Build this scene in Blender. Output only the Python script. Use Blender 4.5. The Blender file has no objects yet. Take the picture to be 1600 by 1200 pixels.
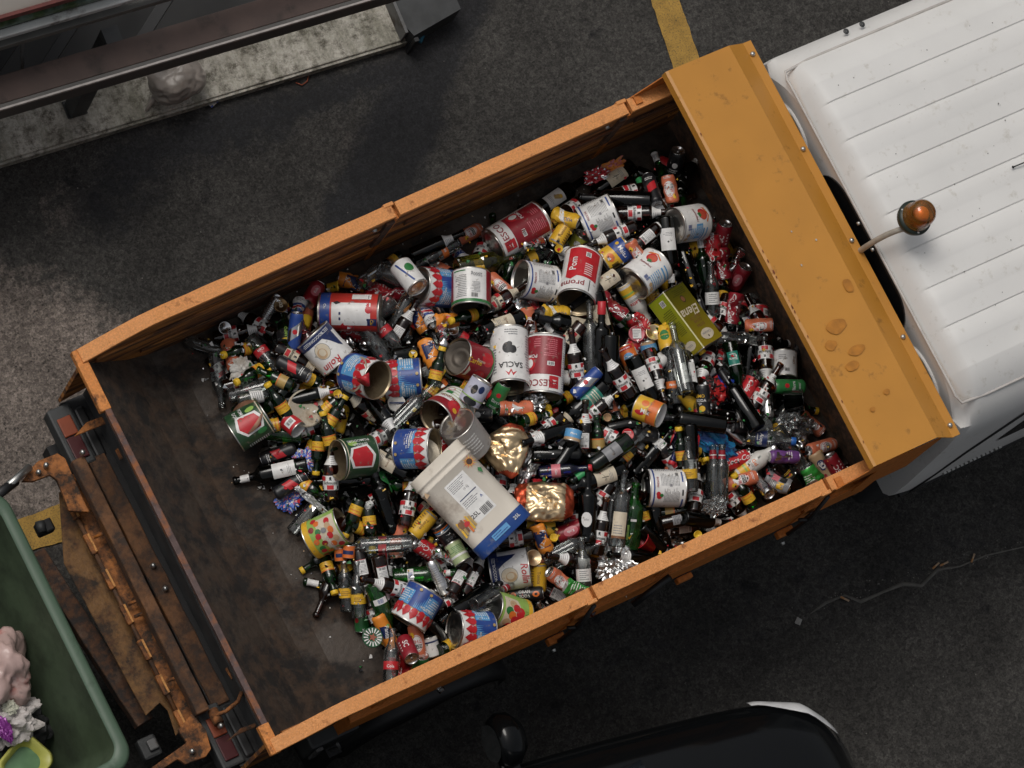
import bpy, bmesh, math, random
import numpy as np
from mathutils import Vector, Matrix, noise
R = math.radians
scene = bpy.context.scene
C = scene.collection
# ---------------------------------------------------------------- camera
CAMP = np.array([-4.71958304, -2.51724948, 16.75429947])
CX = np.array([0.84952113, -0.45253287, 0.2711602]); CY = np.array([0.37259902, 0.87854847, 0.29886879]); CZ = np.array([-0.37347533, -0.15286133, 0.91495879])
CF = 6715.0
cd = bpy.data.cameras.new('camera'); cam = bpy.data.objects.new('camera', cd); C.objects.link(cam)
cd.sensor_width = 36; cd.lens = CF / 1600 * 36; cd.clip_end = 3000; cd.clip_start = .1
cam.matrix_world = Matrix([[CX[i], CY[i], CZ[i], CAMP[i]] for i in range(3)] + [[0, 0, 0, 1]])
scene.camera = cam
# ---------------------------------------------------------------- light
SUN_EL, SUN_AZ = R(62), R(115)     # azimuth of the direction the light comes from, measured from +x counter-clockwise
w = bpy.data.worlds.new('World'); scene.world = w; w.use_nodes = True
nt = w.node_tree; nt.nodes.clear()
sky = nt.nodes.new('ShaderNodeTexSky'); sky.sky_type = 'NISHITA'; sky.sun_disc = False
sky.sun_elevation = SUN_EL; sky.sun_rotation = math.pi / 2 - SUN_AZ; sky.dust_density = 6; sky.air_density = 1.2; sky.ozone_density = .5
hs = nt.nodes.new('ShaderNodeHueSaturation'); hs.inputs['Saturation'].default_value = .28
bg = nt.nodes.new('ShaderNodeBackground'); bg.inputs['Strength'].default_value = .105
wo = nt.nodes.new('ShaderNodeOutputWorld')
nt.links.new(sky.outputs[0], hs.inputs['Color']); nt.links.new(hs.outputs[0], bg.inputs['Color']); nt.links.new(bg.outputs[0], wo.inputs['Surface'])
sd = bpy.data.lights.new('sun', 'SUN'); sun = bpy.data.objects.new('sun', sd); C.objects.link(sun)
sd.energy = 1.3; sd.angle = R(24); sd.color = (1, .955, .89)
sdir = Vector((math.cos(SUN_EL) * math.cos(SUN_AZ), math.cos(SUN_EL) * math.sin(SUN_AZ), math.sin(SUN_EL)))
sun.rotation_euler = sdir.to_track_quat('Z', 'Y').to_euler()
scene.view_settings.view_transform = 'Standard'; scene.view_settings.look = 'None'
scene.view_settings.exposure = -.5; scene.view_settings.gamma = 1
scene.render.engine = 'CYCLES'
cy = scene.cycles; cy.max_bounces = 10; cy.diffuse_bounces = 3; cy.glossy_bounces = 4; cy.transparent_max_bounces = 14; cy.transmission_bounces = 6
cy.caustics_reflective = False; cy.caustics_refractive = False; cy.sample_clamp_indirect = 6; cy.use_denoising = True

# ---------------------------------------------------------------- helpers
def at(px, py, z):
    """the point at height z seen at pixel (px,py) of the 1600x1200 photograph"""
    d = CX * (px - 800) / CF - CY * (py - 600) / CF - CZ
    return CAMP + d * ((z - CAMP[2]) / d[2])

MATS = {}
def nodes_of(m):
    m.use_nodes = True
    return m.node_tree, m.node_tree.nodes['Principled BSDF']

def pmat(name, col, rough=.5, metal=0, var=.12, scale=25, bump=0, bscale=60, dirt=0, dcol=(.05, .035, .02), dscale=9, coat=0, coord='Object', spec=.5):
    """a painted / printed / metal surface with colour variation, dirt and fine relief"""
    if name in MATS: return MATS[name]
    m = bpy.data.materials.new(name); MATS[name] = m
    t, b = nodes_of(m); N, L = t.nodes.new, t.links.new
    b.inputs['Roughness'].default_value = rough; b.inputs['Metallic'].default_value = metal
    b.inputs['Coat Weight'].default_value = coat; b.inputs['Specular IOR Level'].default_value = spec
    tc = N('ShaderNodeTexCoord')
    if var or dirt:
        n = N('ShaderNodeTexNoise'); n.inputs['Scale'].default_value = scale; n.inputs['Detail'].default_value = 5; L(tc.outputs[coord], n.inputs['Vector'])
        mr = N('ShaderNodeMapRange'); mr.inputs['To Min'].default_value = 1 - var; mr.inputs['To Max'].default_value = 1 + var
        mr.inputs['From Min'].default_value = .3; mr.inputs['From Max'].default_value = .7
        L(n.outputs['Fac'], mr.inputs['Value'])
        vm = N('ShaderNodeVectorMath'); vm.operation = 'SCALE'; vm.inputs[0].default_value = col[:3]; L(mr.outputs[0], vm.inputs['Scale'])
        out = vm.outputs[0]
        if dirt:
            n2 = N('ShaderNodeTexNoise'); n2.inputs['Scale'].default_value = dscale; n2.inputs['Detail'].default_value = 8; n2.inputs['Roughness'].default_value = .65
            L(tc.outputs[coord], n2.inputs['Vector'])
            r2 = N('ShaderNodeMapRange'); r2.inputs['From Min'].default_value = .62 - dirt * .3; r2.inputs['From Max'].default_value = .72 - dirt * .12; L(n2.outputs['Fac'], r2.inputs['Value'])
            mx = N('ShaderNodeMix'); mx.data_type = 'RGBA'; mx.inputs['B'].default_value = (*dcol, 1)
            L(r2.outputs[0], mx.inputs['Factor']); L(out, mx.inputs['A']); out = mx.outputs['Result']
            rr = N('ShaderNodeMapRange'); rr.inputs['To Min'].default_value = rough; rr.inputs['To Max'].default_value = max(rough, .75); L(r2.outputs[0], rr.inputs['Value']); L(rr.outputs[0], b.inputs['Roughness'])
        L(out, b.inputs['Base Color'])
    else:
        b.inputs['Base Color'].default_value = (*col[:3], 1)
    if bump:
        n3 = N('ShaderNodeTexNoise'); n3.inputs['Scale'].default_value = bscale; n3.inputs['Detail'].default_value = 4; L(tc.outputs[coord], n3.inputs['Vector'])
        bp = N('ShaderNodeBump'); bp.inputs['Strength'].default_value = bump; bp.inputs['Distance'].default_value = .004; L(n3.outputs['Fac'], bp.inputs['Height']); L(bp.outputs[0], b.inputs['Normal'])
    return m

def gmat(name, tint, refl=.9, milky=0, rough=.04):
    """bottle glass / clear plastic: tinted see-through shell with a fresnel reflection and a little grime"""
    if name in MATS: return MATS[name]
    m = bpy.data.materials.new(name); MATS[name] = m
    m.use_nodes = True; t = m.node_tree; t.nodes.clear(); N, L = t.nodes.new, t.links.new
    tr = N('ShaderNodeBsdfTransparent'); tr.inputs['Color'].default_value = (*tint, 1)
    gl = N('ShaderNodeBsdfGlossy'); gl.inputs['Roughness'].default_value = rough; gl.inputs['Color'].default_value = (refl, refl, refl, 1)
    df = N('ShaderNodeBsdfDiffuse'); df.inputs['Color'].default_value = tuple(min(.5, c * .4 + .008) for c in tint) + (1,)
    tc = N('ShaderNodeTexCoord'); n = N('ShaderNodeTexNoise'); n.inputs['Scale'].default_value = 30; n.inputs['Detail'].default_value = 4; L(tc.outputs['Object'], n.inputs['Vector'])
    mr = N('ShaderNodeMapRange'); mr.inputs['From Min'].default_value = .35; mr.inputs['From Max'].default_value = .75; mr.inputs['To Min'].default_value = milky * .5; mr.inputs['To Max'].default_value = milky + .12; L(n.outputs['Fac'], mr.inputs['Value'])
    m1 = N('ShaderNodeMixShader'); L(mr.outputs[0], m1.inputs[0]); L(tr.outputs[0], m1.inputs[1]); L(df.outputs[0], m1.inputs[2])
    bp = N('ShaderNodeBump'); bp.inputs['Strength'].default_value = .08; bp.inputs['Distance'].default_value = .003; L(n.outputs['Fac'], bp.inputs['Height']); L(bp.outputs[0], gl.inputs['Normal'])
    fr = N('ShaderNodeFresnel'); fr.inputs['IOR'].default_value = 1.6; L(bp.outputs[0], fr.inputs['Normal'])
    m2 = N('ShaderNodeMixShader'); L(fr.outputs[0], m2.inputs[0]); L(m1.outputs[0], m2.inputs[1]); L(gl.outputs[0], m2.inputs[2])
    o = N('ShaderNodeOutputMaterial'); L(m2.outputs[0], o.inputs['Surface'])
    return m

class MB:
    """collects faces of several materials and builds one mesh"""
    def __init__(s): s.v = []; s.f = []; s.m = []; s.mats = []; s.sm = []
    def mi(s, m):
        if m not in s.mats: s.mats.append(m)
        return s.mats.index(m)
    def add(s, vs, fs, m, smooth=False, mx=None):
        o = len(s.v); k = s.mi(m)
        for v in vs: s.v.append(tuple(mx @ Vector(v)) if mx is not None else tuple(v))
        for f in fs: s.f.append([i + o for i in f]); s.m.append(k); s.sm.append(smooth)
    def box(s, x0, x1, y0, y1, z0, z1, m, mx=None, bev=0):
        if bev:
            bm = bmesh.new(); bmesh.ops.create_cube(bm, size=1)
            for v in bm.verts: v.co = Vector(((x0 + x1) / 2 + v.co.x * (x1 - x0), (y0 + y1) / 2 + v.co.y * (y1 - y0), (z0 + z1) / 2 + v.co.z * (z1 - z0)))
            bmesh.ops.bevel(bm, geom=bm.edges[:], offset=bev, segments=2, affect='EDGES', profile=.5)
            bm.verts.index_update()
            s.add([v.co[:] for v in bm.verts], [[v.index for v in f.verts] for f in bm.faces], m, False, mx); bm.free(); return
        vs = [(x, y, z) for x in (x0, x1) for y in (y0, y1) for z in (z0, z1)]
        s.add(vs, [(0, 1, 3, 2), (4, 6, 7, 5), (0, 4, 5, 1), (2, 3, 7, 6), (0, 2, 6, 4), (1, 5, 7, 3)], m, False, mx)
    def lathe(s, prof, m, seg=24, mx=None, smooth=True, cap0=False, cap1=False, fn=None):
        vs = []
        for r, z in prof:
            for k in range(seg):
                a = 2 * math.pi * k / seg; vs.append((r * math.cos(a), r * math.sin(a), z))
        if fn: vs = [fn(v) for v in vs]
        fs = [(i * seg + k, i * seg + (k + 1) % seg, (i + 1) * seg + (k + 1) % seg, (i + 1) * seg + k) for i in range(len(prof) - 1) for k in range(seg)]
        if cap0: fs.append(list(range(seg))[::-1])
        if cap1: fs.append([(len(prof) - 1) * seg + k for k in range(seg)])
        s.add(vs, fs, m, smooth, mx)
    def tube(s, pts, r, m, seg=8, mx=None):
        pts = [Vector(p) for p in pts]; vs = []; n = len(pts)
        for i, p in enumerate(pts):
            d = (pts[min(i + 1, n - 1)] - pts[max(i - 1, 0)]).normalized()
            a = d.orthogonal().normalized() if i == 0 else (a - d * a.dot(d)).normalized()
            b = d.cross(a); rr = r[i] if isinstance(r, (list, tuple)) else r
            for k in range(seg):
                t = 2 * math.pi * k / seg; vs.append(p + (a * math.cos(t) + b * math.sin(t)) * rr)
        fs = [(i * seg + k, i * seg + (k + 1) % seg, (i + 1) * seg + (k + 1) % seg, (i + 1) * seg + k) for i in range(n - 1) for k in range(seg)]
        fs += [list(range(seg))[::-1], [(n - 1) * seg + k for k in range(seg)]]
        s.add(vs, fs, m, True, mx)
    def prism(s, poly, z0, z1, m, mx=None):
        n = len(poly); vs = [(x, y, z0) for x, y in poly] + [(x, y, z1) for x, y in poly]
        s.add(vs, [list(range(n))[::-1], list(range(n, 2 * n))] + [(i, (i + 1) % n, n + (i + 1) % n, n + i) for i in range(n)], m, False, mx)
    def mesh(s, name, fn=None):
        me = bpy.data.meshes.new(name)
        me.from_pydata([fn(v) for v in s.v] if fn else s.v, [], s.f)
        for m in s.mats: me.materials.append(m)
        me.polygons.foreach_set('material_index', s.m); me.polygons.foreach_set('use_smooth', s.sm)
        me.update(); return me
    def obj(s, name, parent=None, fn=None):
        return link(name, s.mesh(name, fn), parent)

def link(name, data, parent=None):
    o = bpy.data.objects.new(name, data); C.objects.link(o)
    if parent is not None: o.parent = parent
    return o
def tag(o, label=None, cat=None, group=None, kind=None):
    for k, v in (('label', label), ('category', cat), ('group', group), ('kind', kind)):
        if v: o[k] = v
    return o
def solid(o, bev=0, seg=2):
    if bev:
        b = o.modifiers.new('bevel', 'BEVEL'); b.width = bev; b.segments = seg; b.limit_method = 'ANGLE'; b.angle_limit = R(35)
    return o

# ---- writing: glyph outlines as small meshes, laid onto curved or flat faces
_TX = {}
def glyphs(text, size, shear=0, cut=0):
    key = (text, size, shear, cut)
    if key in _TX: return _TX[key]
    cu = bpy.data.curves.new('t', 'FONT'); cu.body = text; cu.size = size; cu.align_x = 'CENTER'; cu.align_y = 'CENTER'; cu.shear = shear; cu.resolution_u = 2
    if size > .008: cu.offset = size * .012
    o = bpy.data.objects.new('t', cu); me = o.to_mesh()
    bm = bmesh.new(); bm.from_mesh(me); o.to_mesh_clear()
    if cut:
        xs = [v.co.x for v in bm.verts]
        if xs:
            x = min(xs) + cut
            while x < max(xs):
                bmesh.ops.bisect_plane(bm, geom=bm.verts[:] + bm.edges[:] + bm.faces[:], plane_co=(x, 0, 0), plane_no=(1, 0, 0)); x += cut
            y = min(v.co.y for v in bm.verts) + cut; ym = max(v.co.y for v in bm.verts)
            while y < ym:
                bmesh.ops.bisect_plane(bm, geom=bm.verts[:] + bm.edges[:] + bm.faces[:], plane_co=(0, y, 0), plane_no=(0, 1, 0)); y += cut
    bm.verts.index_update()
    r = ([(v.co.x, v.co.y) for v in bm.verts], [[v.index for v in f.verts] for f in bm.faces])
    bm.free(); bpy.data.objects.remove(o); bpy.data.curves.remove(cu); _TX[key] = r
    return r

def cutpoly(pts, cut):
    key = (pts, cut)
    if key in _TX: return _TX[key]
    bm = bmesh.new(); bm.faces.new([bm.verts.new((u, v, 0)) for u, v in pts])
    if max(p[0] for p in pts) - min(p[0] for p in pts) > cut:
        bmesh.ops.triangulate(bm, faces=bm.faces[:]); x = min(p[0] for p in pts) + cut
        while x < max(p[0] for p in pts): bmesh.ops.bisect_plane(bm, geom=bm.verts[:] + bm.edges[:] + bm.faces[:], plane_co=(x, 0, 0), plane_no=(1, 0, 0)); x += cut
    bm.verts.index_update(); r = ([(v.co.x, v.co.y) for v in bm.verts], [[v.index for v in f.verts] for f in bm.faces]); bm.free(); _TX[key] = r; return r
def decals(mb, items, wrap, cut=.007):
    """items: ('r',u0,v0,u1,v1,m) rect / ('d',u,v,ru,rv,m) disc / ('t',text,u,v,size,m[,rot,shear]) / ('p',pts,m) / ('l',u0,v0,u1,v1,n,m) rows of small print / ('b',u0,v0,u1,v1,m) barcode.
    wrap(u,v,h) puts a label coordinate at height h above the surface"""
    h = 0.0
    for it in items:
        h += .00012; k = it[0]
        if k == 'r':
            u0, v0, u1, v1, m = it[1:]; nu = max(1, int(abs(u1 - u0) / cut)); nv = 1
            vs = [wrap(u0 + (u1 - u0) * i / nu, v0 + (v1 - v0) * j, h) for j in (0, 1) for i in range(nu + 1)]
            mb.add(vs, [(i, i + 1, nu + 2 + i, nu + 1 + i) for i in range(nu)], m, True)
        elif k == 'd':
            u, v, ru, rv, m = it[1:]
            vs = [wrap(u, v, h)] + [wrap(u + f * ru * math.cos(a), v + f * rv * math.sin(a), h) for f in (.5, 1) for a in [2 * math.pi * i / 16 for i in range(16)]]
            fs = [(0, 1 + i, 1 + (i + 1) % 16) for i in range(16)] + [(1 + i, 17 + i, 17 + (i + 1) % 16, 1 + (i + 1) % 16) for i in range(16)]
            mb.add(vs, fs, m, True)
        elif k == 'p':
            vs, fs = cutpoly(tuple(it[1]), cut); mb.add([wrap(u, v, h) for u, v in vs], fs, it[2])
        elif k == 't':
            text, u, v, size, m = it[1:6]; rot = R(it[6]) if len(it) > 6 else 0; sh = it[7] if len(it) > 7 else 0
            vs, fs = glyphs(text, size, sh, cut if size > .012 else 0)
            c, s_ = math.cos(rot), math.sin(rot)
            mb.add([wrap(u + x * c - y * s_, v + x * s_ + y * c, h + (.0003 if size > .012 else 0)) for x, y in vs], fs, m)
        elif k == 'l':
            u0, v0, u1, v1, n, m = it[1:]; rnd = random.Random(int(u0 * 9e4) + n)
            for i in range(n):
                v = v0 + (v1 - v0) * (i + .5) / n; t = abs(v1 - v0) / n * .2; e = u0 + (u1 - u0) * rnd.uniform(.6, 1); u = u0; wd = abs(u1 - u0)
                while u < e - wd * .03:
                    q = min(e, u + wd * rnd.uniform(.06, .2)); mb.add([wrap(u, v - t, h), wrap(q, v - t, h), wrap(q, v + t, h), wrap(u, v + t, h)], [(0, 1, 2, 3)], m); u = q + wd * .02
        elif k == 'b':
            u0, v0, u1, v1, m = it[1:]; rnd = random.Random(5); u = u0
            while u < u1:
                q = u + (u1 - u0) * rnd.choice((.02, .04, .06)); mb.add([wrap(u, v0, h), wrap(q, v0, h), wrap(q, v1, h), wrap(u, v1, h)], [(0, 1, 2, 3)], m); u = q + (u1 - u0) * rnd.choice((.03, .05))

def cylwrap(r): return lambda u, v, h: ((r + h) * math.cos(u / r), (r + h) * math.sin(u / r), v)

# ================================================================ THE SETTING
def mixrgb(N, L, f, a, b):
    m = N('ShaderNodeMix'); m.data_type = 'RGBA'
    for s, v in (('Factor', f), ('A', a), ('B', b)):
        if hasattr(v, 'links') or hasattr(v, 'is_linked'): L(v, m.inputs[s])
        else: m.inputs[s].default_value = v if s == 'Factor' else (*v, 1)
    return m.outputs['Result']
def noise_n(N, L, vec, scale, detail=5, rough=.55, lo=.4, hi=.6, a=0, b=1, dist=0):
    n = N('ShaderNodeTexNoise'); n.inputs['Scale'].default_value = scale; n.inputs['Detail'].default_value = detail; n.inputs['Roughness'].default_value = rough; n.inputs['Distortion'].default_value = dist; L(vec, n.inputs['Vector'])
    r = N('ShaderNodeMapRange'); r.inputs['From Min'].default_value = lo; r.inputs['From Max'].default_value = hi; r.inputs['To Min'].default_value = a; r.inputs['To Max'].default_value = b; L(n.outputs['Fac'], r.inputs['Value']); return r.outputs[0], n.outputs['Fac']
def asphalt():
    m = bpy.data.materials.new('asphalt'); t, b = nodes_of(m); N, L = t.nodes.new, t.links.new
    g = N('ShaderNodeNewGeometry'); P = g.outputs['Position']
    at_ = N('ShaderNodeAttribute'); at_.attribute_name = 'wear_and_tone'; sp = N('ShaderNodeSeparateColor'); L(at_.outputs['Color'], sp.inputs[0])
    speck, sf = noise_n(N, L, P, 110, 6, .85, .36, .66, .35, 1.7)
    mid, _ = noise_n(N, L, P, 26, 6, .7, .35, .65, .8, 1.22)
    big, _ = noise_n(N, L, P, 2.6, 5, .6, .35, .65, .75, 1.25)
    v3 = N('ShaderNodeTexVoronoi'); v3.inputs['Scale'].default_value = 75; L(P, v3.inputs['Vector']); s3 = N('ShaderNodeSeparateColor'); L(v3.outputs['Color'], s3.inputs[0]); agg = N('ShaderNodeMapRange'); agg.inputs['From Min'].default_value = .0; agg.inputs['To Min'].default_value = .68; agg.inputs['To Max'].default_value = 1.38; L(s3.outputs[0], agg.inputs['Value'])
    # dark and pale masks with a ragged edge
    rag, _ = noise_n(N, L, P, 14, 7, .75, .3, .7, -.3, .3)
    def ragged(sock):
        a = N('ShaderNodeMath'); a.operation = 'ADD'; L(sock, a.inputs[0]); L(rag, a.inputs[1])
        r = N('ShaderNodeMapRange'); r.inputs['From Min'].default_value = .3; r.inputs['From Max'].default_value = .7; L(a.outputs[0], r.inputs['Value']); return r.outputs[0]
    blackish, pale = ragged(sp.outputs[0]), ragged(sp.outputs[1])
    c = mixrgb(N, L, pale, (.045, .0425, .039), (.165, .138, .12))
    # pitted dark holes in the pale worn part
    v = N('ShaderNodeTexVoronoi'); v.inputs['Scale'].default_value = 55; L(P, v.inputs['Vector'])
    pr = N('ShaderNodeMapRange'); pr.inputs['From Min'].default_value = .12; pr.inputs['From Max'].default_value = .3; L(v.outputs['Distance'], pr.inputs['Value'])
    gate, _ = noise_n(N, L, P, 40, 3, .6, .42, .55)
    mxx = N('ShaderNodeMath'); mxx.operation = 'MAXIMUM'; L(pr.outputs[0], mxx.inputs[0]); L(gate, mxx.inputs[1])
    c = mixrgb(N, L, mxx.outputs[0], (.035, .03, .027), c)
    c = mixrgb(N, L, blackish, c, (.013, .013, .0145))
    # oil drips
    v2 = N('ShaderNodeTexVoronoi'); v2.inputs['Scale'].default_value = 3.4; nd = N('ShaderNodeTexNoise'); nd.inputs['Scale'].default_value = 18; nd.inputs['Detail'].default_value = 5; L(P, nd.inputs['Vector']); va = N('ShaderNodeMix'); va.data_type = 'RGBA'; va.blend_type = 'LINEAR_LIGHT'; va.inputs['Factor'].default_value = .055; L(P, va.inputs['A']); L(nd.outputs['Color'], va.inputs['B']); L(va.outputs['Result'], v2.inputs['Vector'])
    r2 = N('ShaderNodeMapRange'); r2.inputs['From Min'].default_value = .07; r2.inputs['From Max'].default_value = .17; L(v2.outputs['Distance'], r2.inputs['Value'])
    hz, _ = noise_n(N, L, P, 30, 4, .7, .4, .6, -.2, .35); ad = N('ShaderNodeMath'); ad.operation = 'ADD'; ad.use_clamp = True; L(r2.outputs[0], ad.inputs[0]); L(hz, ad.inputs[1])
    c = mixrgb(N, L, ad.outputs[0], (.018, .017, .017), c)
    for s_ in (speck, mid, big, agg.outputs[0]):
        vm = N('ShaderNodeVectorMath'); vm.operation = 'SCALE'; L(c, vm.inputs[0]); L(s_, vm.inputs['Scale']); c = vm.outputs[0]
    L(c, b.inputs['Base Color'])
    rr = N('ShaderNodeMapRange'); rr.inputs['To Min'].default_value = .85; rr.inputs['To Max'].default_value = .6; L(blackish, rr.inputs['Value']); L(rr.outputs[0], b.inputs['Roughness']); b.inputs['Specular IOR Level'].default_value = .3
    bp = N('ShaderNodeBump'); bp.inputs['Strength'].default_value = .7; bp.inputs['Distance'].default_value = .006; L(sf, bp.inputs['Height']); L(bp.outputs[0], b.inputs['Normal'])
    return m
def ground():
    xs = sorted(set([-900, -300, -100, -40, -15, -6, -3] + list(np.arange(-1.6, 6.2, .05).round(3)) + [8, 12, 20, 50, 120, 400, 900]))
    ys = sorted(set([-900, -300, -100, -40, -15, -6] + list(np.arange(-3.6, 3.6, .05).round(3)) + [5, 8, 20, 50, 120, 400, 900]))
    nx, ny = len(xs), len(ys); me = bpy.data.meshes.new('road')
    vs = [(x, y, .004 * noise.noise(Vector((x * 1.2, y * 1.2, 0))) if -2 < x < 6 and -3.5 < y < 3.5 else 0) for y in ys for x in xs]
    me.from_pydata(vs, [], [(j * nx + i, j * nx + i + 1, (j + 1) * nx + i + 1, (j + 1) * nx + i) for j in range(ny - 1) for i in range(nx - 1)])
    # pale worn, damp and other darker patches where they lie on the road (metres)
    def seg(p, a, b):
        p, a, b = map(np.array, (p, a, b)); t = np.clip(((p - a) @ (b - a)) / ((b - a) @ (b - a)), 0, 1); return np.linalg.norm(p - a - t * (b - a))
    A = [at(*q, 0)[:2] for q in ((760, -60), (690, 60), (640, 180), (560, 350))]  # A: darker diagonal band across the asphalt
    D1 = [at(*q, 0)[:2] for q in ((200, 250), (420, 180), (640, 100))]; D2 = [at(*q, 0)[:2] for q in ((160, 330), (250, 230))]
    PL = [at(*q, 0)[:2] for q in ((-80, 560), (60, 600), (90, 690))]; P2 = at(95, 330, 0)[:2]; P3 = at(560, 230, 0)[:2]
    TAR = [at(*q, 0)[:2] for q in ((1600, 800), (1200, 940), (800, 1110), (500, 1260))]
    al = me.color_attributes.new('wear_and_tone', 'FLOAT_COLOR', 'POINT'); buf = np.zeros((len(vs), 4), 'f'); buf[:, 3] = 1
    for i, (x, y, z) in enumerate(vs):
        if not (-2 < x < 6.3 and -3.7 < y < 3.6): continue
        p = (x, y); dk = max(1.45 - seg(p, A[k], A[k + 1]) / (.12, .13, .17)[k] for k in range(3))
        dk = max(dk, .85 - min(seg(p, D1[0], D1[1]), seg(p, D1[1], D1[2]) * 1.6) / .32, .75 - seg(p, D2[0], D2[1]) / .4)
        dk = max(dk, .42 - min(seg(p, TAR[k], TAR[k + 1]) for k in range(3)) / 1.3)
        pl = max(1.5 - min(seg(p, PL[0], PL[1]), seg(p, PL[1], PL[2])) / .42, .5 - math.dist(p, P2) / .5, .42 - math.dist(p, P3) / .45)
        buf[i, 0] = min(1, max(0, dk)); buf[i, 1] = min(1, max(0, pl))
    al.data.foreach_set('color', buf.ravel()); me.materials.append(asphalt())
    return tag(link('road', me), kind='structure')
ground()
def quad_obj(name, pts, m, z, th=0):
    mb = MB(); mb.v = []; n = 24; a, b, c, d = [np.array(p[:2]) for p in pts]; vs = []
    for i in range(n + 1):
        t = i / n; 
        for e, (p, q) in enumerate(((a, d), (b, c))):
            w_ = p + (q - p) * t; j = .006 * noise.noise(Vector((w_[0] * 25, w_[1] * 25, e * 9))); vs.append((w_[0] + j, w_[1] + j, z))
    mb.add(vs, [(2 * i, 2 * i + 1, 2 * i + 3, 2 * i + 2) for i in range(n)], m); return mb.obj(name)
def yellowpaint():
    m = bpy.data.materials.new('worn yellow paint'); t, b = nodes_of(m); N, L = t.nodes.new, t.links.new; g = N('ShaderNodeNewGeometry'); P = g.outputs['Position']
    f, s = noise_n(N, L, P, 130, 5, .8, .35, .5); f2, _ = noise_n(N, L, P, 14, 5, .7, .3, .6, .75, 1.15)
    c = mixrgb(N, L, f, (.09, .07, .03), (.36, .21, .04)); vm = N('ShaderNodeVectorMath'); vm.operation = 'SCALE'; L(c, vm.inputs[0]); L(f2, vm.inputs['Scale']); L(vm.outputs[0], b.inputs['Base Color']); b.inputs['Roughness'].default_value = .8
    bp = N('ShaderNodeBump'); bp.inputs['Strength'].default_value = .5; bp.inputs['Distance'].default_value = .004; L(s, bp.inputs['Height']); L(bp.outputs[0], b.inputs['Normal']); return m
YP = yellowpaint()
def ext(p, q, t): return (p[0] + (q[0] - p[0]) * t, p[1] + (q[1] - p[1]) * t)
def concrete():
    m = bpy.data.materials.new('stained concrete'); t, b = nodes_of(m); N, L = t.nodes.new, t.links.new; tc = N('ShaderNodeTexCoord'); P = tc.outputs['Object']
    mp = N('ShaderNodeMapping'); mp.inputs['Scale'].default_value = (3.2, .8, 1); L(P, mp.inputs['Vector'])
    a_, s_ = noise_n(N, L, mp.outputs[0], 5, 9, .72, .45, .62); g_, q_ = noise_n(N, L, P, 16, 9, .78, .38, .52, 0, 1); f_, _ = noise_n(N, L, P, 70, 5, .8, .3, .7, .65, 1.3); e_, _ = noise_n(N, L, P, 2.2, 4, .6, .4, .6)
    c = mixrgb(N, L, a_, (.46, .44, .40), (.27, .26, .22)); c = mixrgb(N, L, g_, (.11, .10, .08), c); h_ = mixrgb(N, L, e_, (.8, .8, .75), (1.15, 1.13, 1.1)); vv = N('ShaderNodeVectorMath'); vv.operation = 'MULTIPLY'; L(c, vv.inputs[0]); L(h_, vv.inputs[1])
    vm = N('ShaderNodeVectorMath'); vm.operation = 'SCALE'; L(vv.outputs[0], vm.inputs[0]); L(f_, vm.inputs['Scale']); L(vm.outputs[0], b.inputs['Base Color']); b.inputs['Roughness'].default_value = .85
    bp = N('ShaderNodeBump'); bp.inputs['Strength'].default_value = .8; bp.inputs['Distance'].default_value = .01; L(q_, bp.inputs['Height']); L(bp.outputs[0], b.inputs['Normal']); return m
a, b, c, d = (1016, 0), (1060, 0), (1092, 92), (1046, 92)
tag(quad_obj('road_line_marking', [at(*ext(d, a, 1.8), 0), at(*ext(c, b, 1.8), 0), at(*ext(b, c, 1.6), 0), at(*ext(a, d, 1.6), 0)], YP, .008), kind='structure')
tag(quad_obj('road_line_marking', [at(-5, 825, 0), at(15, 868, 0), at(240, 812, 0), at(215, 742, 0)], YP, .008), kind='structure')

CONC = concrete()
def rustpaint(name, paint, amount, stretch=(1, 1, 1), dark=(.035, .022, .014), rust=(.17, .055, .018), scale=5, rough=.6):
    """orange paint worn through to rust and grime; amount 0..1 of the paint is gone"""
    m = bpy.data.materials.new(name); t, b = nodes_of(m); N, L = t.nodes.new, t.links.new
    tc = N('ShaderNodeTexCoord'); mp = N('ShaderNodeMapping'); mp.inputs['Scale'].default_value = stretch; L(tc.outputs['Object'], mp.inputs['Vector']); P = mp.outputs[0]
    lo = .25 + amount * .4
    f, s = noise_n(N, L, P, scale, 9, .68, lo, lo + .12); g, _ = noise_n(N, L, P, scale * 3, 7, .7, .42, .6); h, _ = noise_n(N, L, P, scale * 9, 4, .6, .3, .7, .8, 1.2)
    under = mixrgb(N, L, g, dark, rust); c = mixrgb(N, L, f, under, paint)
    vm = N('ShaderNodeVectorMath'); vm.operation = 'SCALE'; L(c, vm.inputs[0]); L(h, vm.inputs['Scale']); L(vm.outputs[0], b.inputs['Base Color'])
    r = N('ShaderNodeMapRange'); r.inputs['To Min'].default_value = .85; r.inputs['To Max'].default_value = rough; L(f, r.inputs['Value']); L(r.outputs[0], b.inputs['Roughness'])
    bp = N('ShaderNodeBump'); bp.inputs['Strength'].default_value = .35; bp.inputs['Distance'].default_value = .004; L(g, bp.inputs['Height']); L(bp.outputs[0], b.inputs['Normal']); return m
OR_RIM = rustpaint('worn orange rim paint', (.66, .272, .08), .10, scale=16, rough=.5, rust=(.3, .1, .03), dark=(.25, .09, .03)); OR_OUT = rustpaint('orange side paint', (.50, .155, .022), .05, scale=7)
OR_IN = rustpaint('scraped inner wall', (.38, .15, .03), .52, (.35, 1, 3.2), scale=5); OR_FRONT = rustpaint('rusty front wall', (.3, .12, .03), .85, scale=7, rust=(.16, .085, .05), dark=(.06, .042, .03))
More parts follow.
